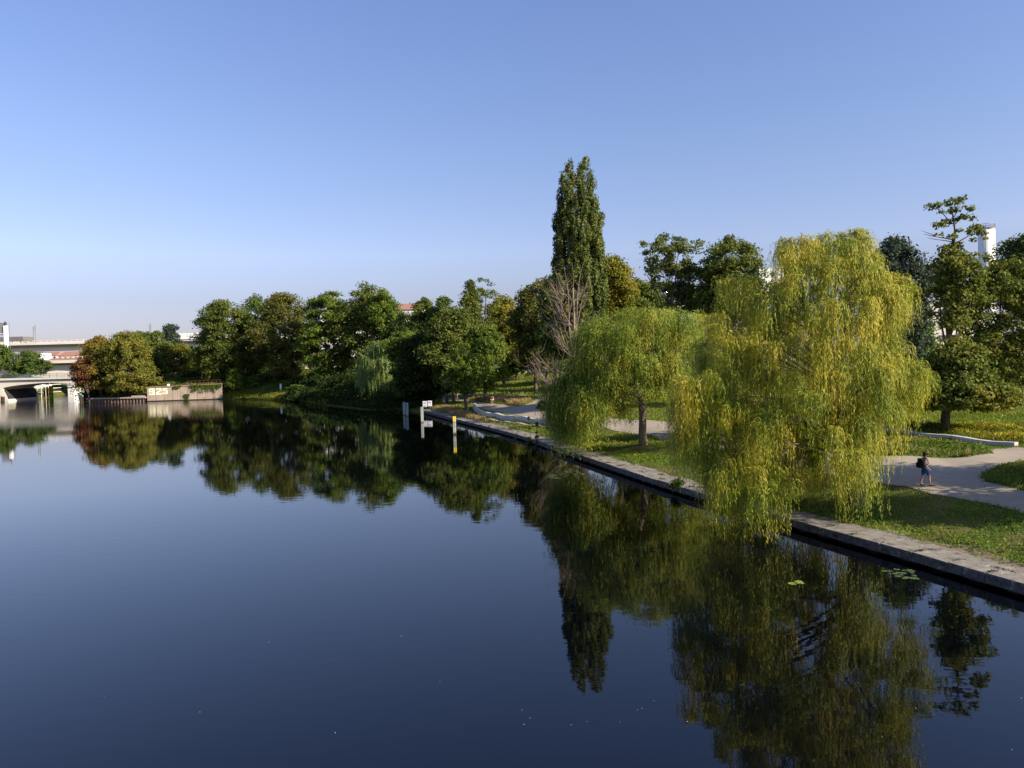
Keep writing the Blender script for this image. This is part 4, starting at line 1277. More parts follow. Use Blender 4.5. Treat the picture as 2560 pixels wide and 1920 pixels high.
m = MB(); m.box((-144.5, 222, 6.02), (81, 15.0, .42)); m.build('parapet', MAT['bridge'], fb)
m = MB(); m.box((-144.5, 222, 5.752), (81, 14.3, .10)); m.build('shade_band', MAT['dark'], fb)  # dark strip paints the shadow line below the parapet
rail(fb, -184, -105, 214.9, 6.23, 1.15, 2.0, mat('railing_green', (.10, .15, .15), .6), infill=True)
mb_ = empty('road_bridge', (-150, 262, 0), 'cream road bridge with a dark shadow band, middle of the three bridges', 'bridge', 'bridges at the left')
m = MB()
ar2 = curve([(-160, 8.35), (-154, 8.3), (-148, 7.9), (-142, 7.1), (-136, 6.0), (-131, 5.2)])
m.plate([(-215, 10.0), (-215, -1), (-178, -1), (-175.5, 6.2), (-170, 7.6)]+ar2+[(-128, -1), (-90, -1), (-90, 10.0)], 262, 276)
m.build('span', MAT['bridge'], mb_)
m = MB(); m.box((-152, 268, 11.15), (124, 17, .95)); m.build('parapet', MAT['cream'], mb_)
m = MB(); m.box((-152, 269, 10.33), (123.6, 13.6, .66)); m.build('shade_band', MAT['grey'], mb_)  # grey colour puts in the shadow band under the overhanging parapet
vd = empty('railway_viaduct', (-160, 330, 0), 'high cream railway viaduct with parapet rail, farthest and topmost bridge', 'bridge', 'bridges at the left')
m = MB()
m.box((-175, 337, 17.75), (330, 6.0, 1.75)); m.build('girder', MAT['cream'], vd)
m = MB(); m.box((-175, 337, 19.85), (330, 11, .75)); m.build('deck', MAT['bridge'], vd)
m = MB(); m.box((-175, 337, 19.05), (329.6, 9.0, .83)); m.build('deck_soffit', MAT['grey'], vd)
rail(vd, -340, -145, 331.6, 20.23, 1.05, 2.6, MAT['cream'], w=.16, rails=(1.0, .08))
m = MB(); m.box((-175, 341, 20.55), (330, .2, .7)); m.build('parapet', MAT['cream'], vd)
for x in (-262, -219, -176, -133, -90):
    m = MB(); m.box((x, 337, 8.4), (3.2, 5, 17.0)); m.build('pier', MAT['bridge'], vd)
m = MB()
for k in range(15):
    m.box((-143.5+k*3.05, 331.2, 21.5), (2.98, .18, 2.5))
m.build('noise_barrier', MAT['white'], vd)
for i, (px, py0, d) in enumerate(((83, 817, 333), (87.5, 812, 338), (373, 812, 335), (376.5, 808, 339))):
    p = at(px, py0, d)
    o = empty('catenary_mast', (p.x, d, 20.23), 'thin grey overhead-line mast on the viaduct, %s' % ('left one of the left pair', 'right one of the left pair', 'left one of the pair above the chestnuts', 'right one of the pair above the chestnuts')[i], 'mast', 'masts on the viaduct')
    m = MB(); m.bar((p.x, d, 20.2), (p.x, d, p.z), .26, .26); m.build('pole', MAT['grey'], o)
    m = MB(); m.bar((p.x, d, p.z-1.6), (p.x+(.9 if i % 2 == 0 else -.7), d, p.z-1.3), .08, .08); m.bar((p.x, d, p.z-.4), (p.x+(.5 if i % 2 == 0 else -.5), d, p.z-1.3), .06, .06); m.build('arm', MAT['grey'], o)
# tower and sheds on the viaduct
p = at(13, 806, 318); q = at(13, 870, 318)
o = empty('radio_tower', (p.x, 318, 6), 'slim white tower with dark top fittings at the left edge', 'tower')
m = MB(); m.tube([(p.x, 318, 5), (p.x, 318, p.z-1.4)], [.95, .85], 14); m.build('shaft', MAT['white'], o, smooth=True)
m = MB(); m.tube([(p.x, 318, p.z-1.4), (p.x, 318, p.z)], [.6, .55], 12); m.tube([(p.x, 318, p.z), (p.x, 318, p.z+.6)], [.2, .1], 8); m.build('cap', MAT['dark'], o)
m = MB(); m.box((p.x-2.3, 318, p.z-2.2), (2.6, .7, 4.2)); m.box((p.x-2.6, 318, p.z-5.0), (3.0, .3, .4)); m.build('antenna_panel', MAT['grey'], o)
m = MB(); m.bar((p.x+1.6, 318, 14), (p.x+1.6, 318, p.z), .12, .12); m.build('ladder', MAT['grey'], o)
a, b = at(-60, 846, 352), at(55, 858, 352)
o = empty('shed', ((a.x+b.x)/2, 356, 20), 'long low station shed with grey roof and a row of white windows, left edge', 'shed')
m = MB(); m.box(((a.x+b.x)/2, 356, (20.2+b.z+2)/2-.4), (b.x-a.x, 7, 4.2)); m.build('wall', MAT['grey'], o)
m = MB(); m.box(((a.x+b.x)/2, 356, a.z-.5), (b.x-a.x+1.2, 8.4, 1.6)); m.build('roof', MAT['roofgrey'], o)
for k in range(10):
    x = a.x+1+(b.x-a.x-2)*(k+.5)/10
    m = MB(); m.box((x, 352.43, b.z+.5), (1.5, .1, 2.2)); m.build('window', MAT['white'], o)

# houses with red roofs seen between the bridges
def house(label, x0, x1, ytop, yeave, d, dorm, hip=True, name='apartment_house', wm='cream', rm='roof', group='houses beyond the bridges', depth=11, base=5.0, floors=5, win=True, step=3.0):
    a, b = at(x0, yeave, d), at(x1, yeave, d)
    zt = at((x0+x1)/2, ytop, d).z; ze = (a.z+b.z)/2
    cx_ = (a.x+b.x)/2; w = b.x-a.x
    o = empty(name, (cx_, d+depth/2, base), label, 'house', group)
    m = MB(); m.box((cx_, d+depth/2, (base-1+ze)/2), (w, depth, ze-base+1)); m.build('wall', MAT[wm], o)
    e = .4; i_ = w*.12 if hip else 0
    vs = [(a.x-e, d-e, ze), (b.x+e, d-e, ze), (b.x+e, d+depth+e, ze), (a.x-e, d+depth+e, ze), (a.x-e+i_, d+depth/2, zt), (b.x+e-i_, d+depth/2, zt)]
    m = MB(); m.add(vs, [(0, 1, 5, 4), (1, 2, 5), (2, 3, 4, 5), (3, 0, 4), (3, 2, 1, 0)])
    rf = m.build('roof', MAT[rm], o)
    for k in range(dorm):
        x = a.x+w*(k+.5)/dorm
        m = MB(); m.box((x, d+1.2, ze+(zt-ze)*.32), (1.5, 2.2, 1.5)); m.build('dormer', MAT['white'], rf)
    if dorm:
        m = MB(); m.box((cx_+w*.2, d+depth/2, zt+.5), (.8, .8, 1.6)); m.build('chimney', MAT['cream'], rf)
    if win:
        n = max(2, int(w/step))
        for f in range(floors):
            z = ze-1.6-f*3.0
            if z < base+1: break
            for k in range(n):
                x = a.x+w*(k+.5)/n
                m = MB(); m.box((x, d-.02, z), (1.1, .12, 1.5)); m.build('window', MAT['glass'], o)
    return o
house('white-walled house with a red gable roof behind the spreading tree, leftmost of the row', 44, 76, 878, 892, 480, 0, False, floors=2)
house('plain white flat-looking block between two red roofs, beyond the bridges', 77, 101, 879, 882, 470, 0, wm='white', rm='roofgrey', floors=2)
house('long cream house with red hipped roof and a few dormers beyond the road bridge', 103, 143, 879, 888, 500, 3, floors=2)
house('wide cream house with red roof and white dormers, right end of the row', 144, 222, 878, 889, 490, 5, floors=2)
house('low building with a long flat orange-red roof just above the road bridge', 106, 200, 895, 902, 400, 0, wm='cream', floors=1, win=False)

# piles and dolphins by the bridge
def pile_(label, px, py, y0, d, wpx, m_, cap=None, tilt=0, group='mooring piles by the arch bridge'):
    b = at(px, py, d); t = at(px, y0, d)
    r = wpx/2/FPX*d
    o = empty('mooring_pile', (b.x, d, 0), label, 'pile', group)
    m = MB(); m.tube([(b.x, d, -1.6), (b.x, d, t.z-.3)], r, 12); m.build('shaft', MAT[m_], o, smooth=False)
    m = MB(); m.tube([(b.x, d, t.z-.3), (b.x, d, t.z)], [r*1.12, r*.9], 12); m.build('cap', MAT[cap or 'grey'], o)
    return o
pile_('tarred pile pair standing in front of the left bridge abutment', 7, 1003, 989, 213, 9, 'timber', 'concrete')
pile_('single black pile under the middle of the arch bridge', 95, 1010, 975, 193, 4.5, 'timber')
pile_('black pile with white mark beside the tip of the point', 202, 1008, 984, 186, 5, 'timber', 'greenp')
pile_('black pile standing just right of the marked pile at the point', 207, 1008, 988, 187, 4, 'timber')
def dolphin(label, px, d, y0, y1, bands):
    b = at(px, y1, d)
    r = .27
    o = empty('striped_pile', (b.x, d, 0), label, 'pile', 'striped guide piles under the arch bridge')
    zt = at(px, y0, d).z
    m = MB(); m.tube([(b.x, d, -1.6), (b.x, d, zt)], r, 10); m.build('shaft', MAT[bands[0]], o)
    n = len(bands)-1
    for k, c in enumerate(bands[1:]):
        if c == bands[0]: continue
        z1 = zt-(zt-.0)*k/n+.01; z0 = zt-zt*(k+1)/n
        m = MB(); m.tube([(b.x, d, max(z0, .05)), (b.x, d, z1)], r+.02, 10); m.build('band', MAT[c], o)
dolphin('yellow and maroon guide pile, leftmost of the four striped piles', 112, 219, 968, 999, ['maroon', 'yellow', 'maroon', 'maroon', 'yellow'])
dolphin('yellow and maroon guide pile, second from left of the striped piles', 119, 221, 966, 997, ['maroon', 'yellow', 'maroon', 'maroon', 'yellow'])
dolphin('mostly yellow guide pile with thin maroon rings', 125.5, 223, 965, 995, ['maroon', 'yellow', 'yellow', 'maroon', 'yellow', 'yellow'])
dolphin('yellow and bright green guide pile, rightmost of the striped piles', 131, 225, 964, 993, ['maroon', 'yellow', 'yellow', 'greenp', 'greenp'])
b = at(178, 993, 240)
o = empty('lock_pier', (b.x, 240, 0), 'white concrete pier standing in the channel behind the arch bridge', 'pier')
m = MB(); m.box((b.x, 243, 1.0), (1.9, 6, 5.2)); m.build('pillar', MAT['white'], o)
m = MB(); m.box((b.x, 243, 3.7), (2.2, 6.3, .25)); m.build('cap', MAT['bridge'], o)
a, b = at(134, 975, 232), at(215, 961, 226)
o = empty('gangway', ((a.x+b.x)/2, 229, 3), 'dark sloping gangway crossing the channel under the arch bridge', 'gangway')
m = MB(); m.bar((a.x, 232, a.z), (b.x, 231, b.z), 1.4, .25); m.build('deck', MAT['dark'], o)
m = MB(); m.bar((a.x, 231.4, a.z+.9), (b.x, 230.4, b.z+.9), .06, .06); m.build('handrail', MAT['dark'], o)
a = at(82, 972, 240)
o = empty('work_platform', (a.x, 240, 0), 'white scaffold platform with frames in the channel beyond the arch bridge', 'scaffold')
m = MB()
for zz in (1.6, 2.8, 3.9):
    for dx in (0, 5.2):
        m.bar((a.x+dx, 240, zz), (a.x+dx, 246, zz), .12, .12)
    m.bar((a.x, 240, zz), (a.x+5.2, 240, zz), .12, .12)
for dx in (0, 1.3, 2.6, 3.9, 5.2):
    m.bar((a.x+dx, 240, -1.5), (a.x+dx, 240, 4.3), .12, .12)
m.build('frame', MAT['white'], o)
m = MB(); m.box((a.x+1.4, 243, 3.3), (3.2, 4, .9)); m.build('panel', MAT['white'], o)

# ------------------------------------------------------------------ buildings behind the trees
house('big white apartment block with orange-red roof, mostly hidden behind the tall bank trees', 800, 1062, 757, 776, 236, 0, True, wm='white', depth=14, base=6, floors=6, group='buildings behind the trees', step=4.0)
o = empty('office_block', at(1945, 800, 175), 'white flat-roofed block with dark window seen left of the great willow', 'building', 'buildings behind the trees')
A, B = at(1898, 668, 175), at(1985, 668, 175)
for (x0, x1, y, zt, mm) in ((A.x, A.x+2.7, 175, at(1910, 670, 175).z, 'white'), (A.x+4.2, B.x, 175, at(1960, 666, 175).z, 'white'), (A.x+2.7, A.x+4.2, 176.2, at(1935, 676, 175).z, 'cream')):
    m = MB(); m.box(((x0+x1)/2, y+5, (zt+5)/2), (x1-x0, 10, zt-5)); m.build('wall', MAT[mm], o)
m = MB(); m.box(((A.x+B.x)/2, 180, A.z-9), (B.x-A.x+6, 9, .3)); m.build('ledge', MAT['roofgrey'], o)
for (px, py, w, h) in ((1935, 684, .9, 1.1), (1905, 735, 1.2, 1.4), (1955, 737, 3.4, .5), (1925, 735, 1.2, 1.4), (1955, 752, 3.0, 1.2), (1905, 760, 1.4, 1.2)):
    p = at(px, py, 175); yy = 176.15 if px == 1935 else 174.97
    m = MB(); m.box((p.x, yy, p.z), (w, .12, h)); m.build('window', MAT['glass'], o)
a, b = at(1625, 747, 165), at(1735, 741, 165)
o = empty('industrial_hall', ((a.x+b.x)/2, 170, 5), 'low white industrial hall glimpsed between the locust stems', 'building', 'buildings behind the trees')
m = MB(); m.box(((a.x+b.x)/2, 172, (5+a.z)/2), (b.x-a.x, 14, a.z-5)); m.build('wall', MAT['white'], o)
m = MB(); m.box(((a.x+b.x)/2, 172, a.z+.15), (b.x-a.x+1, 15, .3)); m.build('roof', MAT['roofgrey'], o)
m = MB(); m.box(((a.x+b.x)/2, 164.96, a.z-2.6), ((b.x-a.x)*.9, .12, 1.3)); m.build('window', MAT['glass'], o)
p = at(1661, 722, 162)
o = empty('storage_tank', (p.x, 162, 5), 'silver round-topped tank beside the locust stem', 'tank')
m = MB(); m.tube([(p.x, 162, 5), (p.x, 162, p.z-1.1)], .85, 20); m.ball((p.x, 162, p.z-1.1), .85, (1, 1, 1.2), 20, 12); m.build('shell', MAT['silver'], o, smooth=True)
m = MB(); m.tube([(p.x, 162, p.z-1.25), (p.x, 162, p.z-1.1)], .9, 20); m.build('rim', MAT['grey'], o)
a, b = at(2290, 760, 190), at(2475, 770, 190)
o = empty('office_block', ((a.x+b.x)/2, 200, 5), 'pale block glimpsed through the slender maple', 'building', 'buildings behind the trees')
m = MB(); m.box(((a.x+b.x)/2, 200, (a.z+5)/2), (b.x-a.x, 16, a.z-5)); m.build('wall', MAT['bridge'], o)
for k in range(6):
    for f in range(3):
        m = MB(); m.box((a.x+(b.x-a.x)*(k+.5)/6, 191.95, a.z-2-f*3.2), (1.8, .12, 1.4)); m.build('window', MAT['glass'], o)
# chimney
t, bb = at(2466, 571, 250), at(2466, 700, 250)
r = 37/2/FPX*250
o = empty('chimney', (t.x, 250, 5), 'fat white round chimney with a railed top rising behind the right-hand trees', 'chimney')
m = MB(); m.tube([(t.x, 250, 4), (t.x, 250, t.z)], [r*1.03, r], 36); m.build('shaft', MAT['white'], o, smooth=True)
m = MB(); m.tube([(t.x, 250, t.z-.4), (t.x, 250, t.z+.02)], r+.12, 36); m.build('rim', MAT['grey'], o)
m = MB()
for k in range(20):
    an = 2*math.pi*k/20
    m.bar((t.x+r*math.cos(an), 250+r*math.sin(an), t.z), (t.x+r*math.cos(an), 250+r*math.sin(an), t.z+1.3), .09, .09)
for zz in (.65, 1.3):
    ring_ = [(t.x+r*math.cos(2*math.pi*k/24), 250+r*math.sin(2*math.pi*k/24), t.z+zz) for k in range(25)]
    m.tube(ring_, .06, 4)
m.build('railing', MAT['grey'], o)
m = MB(); m.bar((t.x-r*.6, 250-r*.85, 8), (t.x-r*.6, 250-r*.85, t.z), .16, .16); m.build('ladder', MAT['grey'], o)

# ------------------------------------------------------------------ street on the far bank
def car(label, c, rz, paint, name='parked_car'):
    o = empty(name, c, label, 'car', 'cars parked behind the trees', rz)
    m = MB()
    prof_ = [(-2.1, .35), (-2.15, .75), (-1.75, .95), (-1.2, 1.4), (.45, 1.42), (1.15, .98), (1.95, .85), (2.12, .6), (2.1, .35)]
    m.plate(prof_, -.86, .86); m.build('body', MAT[paint], o, world=False)
    m = MB()
    for s in (-1, 1):
        m.add([(-1.15, s*.868, .98), (-.9, s*.868, 1.33), (.3, s*.868, 1.34), (.85, s*.868, .98)], [(0, 1, 2, 3) if s > 0 else (3, 2, 1, 0)])
    m.add([(.50, -.7, 1.395), (.50, .7, 1.395), (1.14, .74, .995), (1.14, -.74, .995)], [(3, 2, 1, 0)])
    m.build('window', MAT['glass'], o, world=False)
    for x in (-1.3, 1.3):
        for s in (-1, 1):
            m = MB(); m.tube([(x, s*.70, .32), (x, s*.90, .32)], .32, 16); w = m.build('wheel', MAT['tyre'], o, world=False)
            m = MB(); m.tube([(x, s*.895, .32), (x, s*.915, .32)], .19, 12); m.build('rim', MAT['silver'], w, world=False)
    for s in (-1, 1):
        m = MB(); m.box((2.06, s*.6, .68), (.1, .36, .14)); m.build('headlight', MAT['white'], o, world=False)
    return o
p = at(652, 935, 222); car('blue parked car seen through a gap above the sunny bank', (p.x, 222, gz(p.x, 222)), .1, 'blue')
p = at(612, 937, 226); car('white parked car left of the blue one above the sunny bank', (p.x, 226, gz(p.x, 226)), 3.0, 'carwhite')
p = at(2528, 912, 135); car('white parked car under the browning tree at the right edge', (p.x, 135, gz(p.x, 135)), .2, 'carwhite')
a, b = at(602, 926, 219), at(690, 924, 219)
o = empty('low_wall', ((a.x+b.x)/2, 219, gz((a.x+b.x)/2, 219)), 'low white wall with rail above the sunny bank', 'wall')
zz = gz((a.x+b.x)/2, 219)
m = MB(); m.box((a.x+2.6, 219, zz+.45), (5.2, .3, 1.2)); m.build('wall', MAT['white'], o)
rail(o, a.x, b.x, 219.0, zz+.2, 1.5, 2.0, MAT['grey'], w=.06)
a, b = at(470, 940, 210), at(540, 938, 210)
o = empty('fence', (a.x, 210, gz(a.x, 210)), 'low post-and-rail fence in the shade above the graffiti wall', 'fence')
rail(o, a.x-6, b.x+2, 210, gz(a.x, 210)-.1, 1.2, 2.2, MAT['grey'], w=.07)
p = at(703, 995, 187)
o = empty('marker_post', (p.x, 187, gz(p.x, 187)), 'short white marker post on the sunny bank', 'post')
zz = gz(p.x, 187)
m = MB(); m.box((p.x, 187, zz+.7), (.42, .3, 1.7)); m.build('post', MAT['white'], o)
m = MB(); m.box((p.x-.25, 187, zz+.6), (.12, .25, 1.3)); m.build('backing', MAT['timber'], o)
# white-framed sports fence at the top of the slope
a, b = at(1262, 945, 185), at(1350, 945, 185)
zz = gz((a.x+b.x)/2, 185)
o = empty('fence', ((a.x+b.x)/2, 185, zz), 'pale mesh fence with white posts at the top of the grass slope', 'fence')
m = MB()
for px, h, w in ((1297, 3.6, .26), (1327, 3.3, .22), (1268, 3.2, .2), (1345, 3.2, .2)):
    p = at(px, 940, 185); m.bar((p.x, 185, zz-.2), (p.x, 185, zz+h), w, w)
m.build('post', MAT['white'], o)
m = MB()
for k in range(7):
    m.bar((a.x, 185, zz+.4+k*.42), (b.x, 185, zz+.4+k*.42), .05, .05)
for k in range(28):
    x = a.x+(b.x-a.x)*k/27
    m.bar((x, 185, zz+.1), (x, 185, zz+3.0), .04, .04)
m.build('mesh', MAT['grey'], o)
m = MB(); m.box(((a.x+b.x)/2, 187, zz+.4), (b.x-a.x+4, .3, 1.1)); m.build('plinth', MAT['seatwall'], o)
# park lamp
p = at(2260, 822, 92)
o = empty('street_lamp', (p.x, 92, gz(p.x, 92)), 'dark park lamp post between the great willow and the birch', 'lamp')
m = MB(); m.tube([(p.x, 92, gz(p.x, 92)-.1), (p.x, 92, p.z-.4)], [.13, .08], 10); m.build('pole', MAT['dark'], o)
m = MB(); m.tube([(p.x, 92, p.z-.4), (p.x, 92, p.z-.1), (p.x, 92, p.z)], [.16, .34, .1], 14); m.build('lamp_head', MAT['grey'], o)

# ------------------------------------------------------------------ posts in the water
def mooring_post(label, px, pyt, pyb, wpx, m_, d, cap=None):
    b, t = at(px, pyb, d), at(px, pyt, d)
    w = wpx/FPX*d
    o = empty('mooring_post', (b.x, d, 0), label, 'post', 'square posts standing in the water')
    z1 = t.z-(.55 if cap else .0)
    m = MB()
    for s in (-1, 1):
        m.box((b.x+s*w*.27, d, (z1-1.6)/2), (w*.46, w, z1+1.6), .12)
    m.box((b.x, d, (z1-1.7)/2), (w*.2, w*.7, z1+1.5), .12)
    m.build('shaft', MAT[m_], o)
    m = MB(); m.box((b.x, d, .08), (w*1.04, w*1.1, .14), .12); m.build('tide_mark', MAT['rust'], o)
    if cap:
        m = MB()
        for s in (-1, 1):
            m.box((b.x+s*w*.27, d, (z1+t.z)/2+.002), (w*.47, w*1.02, t.z-z1), .12)
        m.build('cap', MAT[cap], o)
mooring_post('pale square post with a bright yellow top, nearest the camera', 1137, 1041, 1086, 7.2, 'postgrey', 83.3, 'yellow')
mooring_post('plain pale square post left of the yellow-topped one', 1056, 1017.5, 1056, 6.6, 'postgrey', 101.2)
mooring_post('teal-grey square post, right one of the close pair', 1018, 1007, 1041, 6.6, 'postteal', 113.5)
mooring_post('darker teal square post, left one of the close pair', 1010.5, 1005, 1038, 5.6, 'postteal', 116)

# blue-lettered signs at the quay end
def sign(label, px0, px1, py0, py1, d, seed, tall):
    a, b = at(px0, py0, d), at(px1, py1, d)
    w, h = b.x-a.x, a.z-b.z
    cx_, cz_ = (a.x+b.x)/2, (a.z+b.z)/2
    zb_ = gz(cx_, d)
    o = empty('sign', (cx_, d, max(zb_, -1)), label, 'sign', 'white boards at the quay end')
    m = MB(); m.box((cx_, d, cz_), (w, .05, h)); m.build('panel', MAT['white'], o)
    rnd = random.Random(seed)
    m = MB()
    for row in ((.80, .55, .95), (.36, .30, .7), (.13, .06, .5)):
        z = cz_-h/2+h*row[1]; x = cx_-w*.40
        hh = h*(row[0]-row[1])
        while x < cx_+w*.34:
            cw = w*.13
            k = rnd.randrange(4)
            y = d-.03
            m.box((x+cw*.15, y, z+hh/2), (cw*.26, .012, hh))
            if k in (0, 2): m.box((x+cw*.5, y, z+hh*.92), (cw*.42, .012, hh*.15))
            if k in (1, 2): m.box((x+cw*.5, y, z+hh*.5), (cw*.42, .012, hh*.15))
            if k in (0, 3): m.box((x+cw*.83, y, z+hh/2), (cw*.24, .012, hh))
            x += cw*1.45
    m.build('lettering', MAT['inkblue'], o)
    m = MB()
    for s in (-.35, .35):
        m.bar((cx_+s*w, d+.05, zb_-.2), (cx_+s*w, d+.05, cz_+h*.3), .06, .06)
    m.build('post', MAT['dark'], o)
sign('white board with blue lettering at the quay end, left one of two', 1056.5, 1067.5, 1003, 1017, 118, 1, 1)
sign('white board with blue lettering at the quay end, right one of two', 1068.8, 1080, 1002, 1015.5, 118, 2, 1)

# ------------------------------------------------------------------ seat walls and kerbs
def ribbon(name, label, pix, h, w, m_, cat='seat wall', dz=0, marks=None, world=None, sink=.3, group=None):
    pts = world or smooth_pl(resample([tuple(ground(*q))[:2] for q in pix], .8), 3)
    inn = offset(pts, w)
    c = pts[len(pts)//2]
    o = empty(name, (c[0], c[1], gz(*c)), label, cat, group)
    m = MB()
    vs, fs = [], []
    for p, q in zip(pts, inn):
        z = gz((p[0]+q[0])/2, (p[1]+q[1])/2)+dz
        vs += [(p[0], p[1], z-sink), (p[0], p[1], z+h), (q[0], q[1], z+h), (q[0], q[1], z-sink)]
    for i in range(len(pts)-1):
        a, b = i*4, i*4+4
        fs += [(a, b, b+1, a+1), (a+1, b+1, b+2, a+2), (a+2, b+2, b+3, a+3)]
    fs += [(0, 1, 2, 3), tuple(len(vs)-4+k for k in (3, 2, 1, 0))]
    m.add(vs, fs)
    m.build('wall', MAT[m_], o)
    if marks:
        rnd = random.Random(7)
        mk = MB()
        out = offset(pts, -.006)
        for i in range(len(pts)-1):
            if rnd.random() > marks: continue
            z = gz(*out[i])+dz
            p0, p1 = Vector(out[i]), Vector(out[i+1])
            for k in range(rnd.randint(1, 4)):
                t0 = rnd.uniform(0, .8); t1 = t0+rnd.uniform(.08, .22)
                a, b = p0.lerp(p1, t0), p0.lerp(p1, min(t1, 1))
                z0 = z+h*rnd.uniform(.1, .5); z1 = z0+h*rnd.uniform(.15, .4)
                mk.add([(a.x, a.y, z0), (b.x, b.y, z0), (b.x, b.y, z1), (a.x, a.y, z1)], [(0, 1, 2, 3)])
        mk.build('graffiti_marks', MAT['ink'], o)
    return pts
SW = [(1184, 1018), (1182, 1024), (1188, 1032), (1200, 1038), (1216, 1042.5), (1248, 1048), (1278, 1052), (1320, 1057), (1360, 1062), (1410, 1069), (1460, 1076)]
swp = ribbon('seat_wall', 'long pale concrete seat wall curving round the plaza, with dark spray marks', SW, .55, -.42, 'seatwall', marks=.34)
ribbon('step', 'low concrete step running along the foot of the curved seat wall', None, .10, .55, 'path', cat='step', world=offset(swp, .62))
ribbon('kerb_wall', 'low pale kerb wall along the flower meadow right of the great willow', [(2160, 1070), (2235, 1083), (2300, 1091), (2400, 1104), (2480, 1113), (2536, 1117)], .24, -.38, 'seatwall', cat='kerb')
ribbon('kerb_wall', 'thin pale kerb behind the bench at the foot of the grass slope', [(1100, 990), (1170, 991), (1240, 992.5), (1300, 993), (1345, 993.5)], .32, -.5, 'seatwall', cat='kerb')

# ------------------------------------------------------------------ people and bicycles
def skin_mesh(name, verts, edges, m, parent, sub=1):
    """verts: list of (x,y,z,r) in the thing's local frame; one continuous skinned surface"""
    me = bpy.data.meshes.new(name)
    me.from_pydata([v[:3] for v in verts], edges, [])
    o = bpy.data.objects.new(name, me)
    COL.objects.link(o)
    o.parent = parent
    md = o.modifiers.new('skin', 'SKIN')
    md.use_smooth_shade = True
    sv = me.skin_vertices[0].data
    for i, v in enumerate(verts):
        r = v[3]
        sv[i].radius = r if isinstance(r, tuple) else (r, r)
    sv[0].use_root = True
    s = o.modifiers.new('sub', 'SUBSURF')
    s.levels = sub; s.render_levels = sub
    me.materials.append(m)
    return o

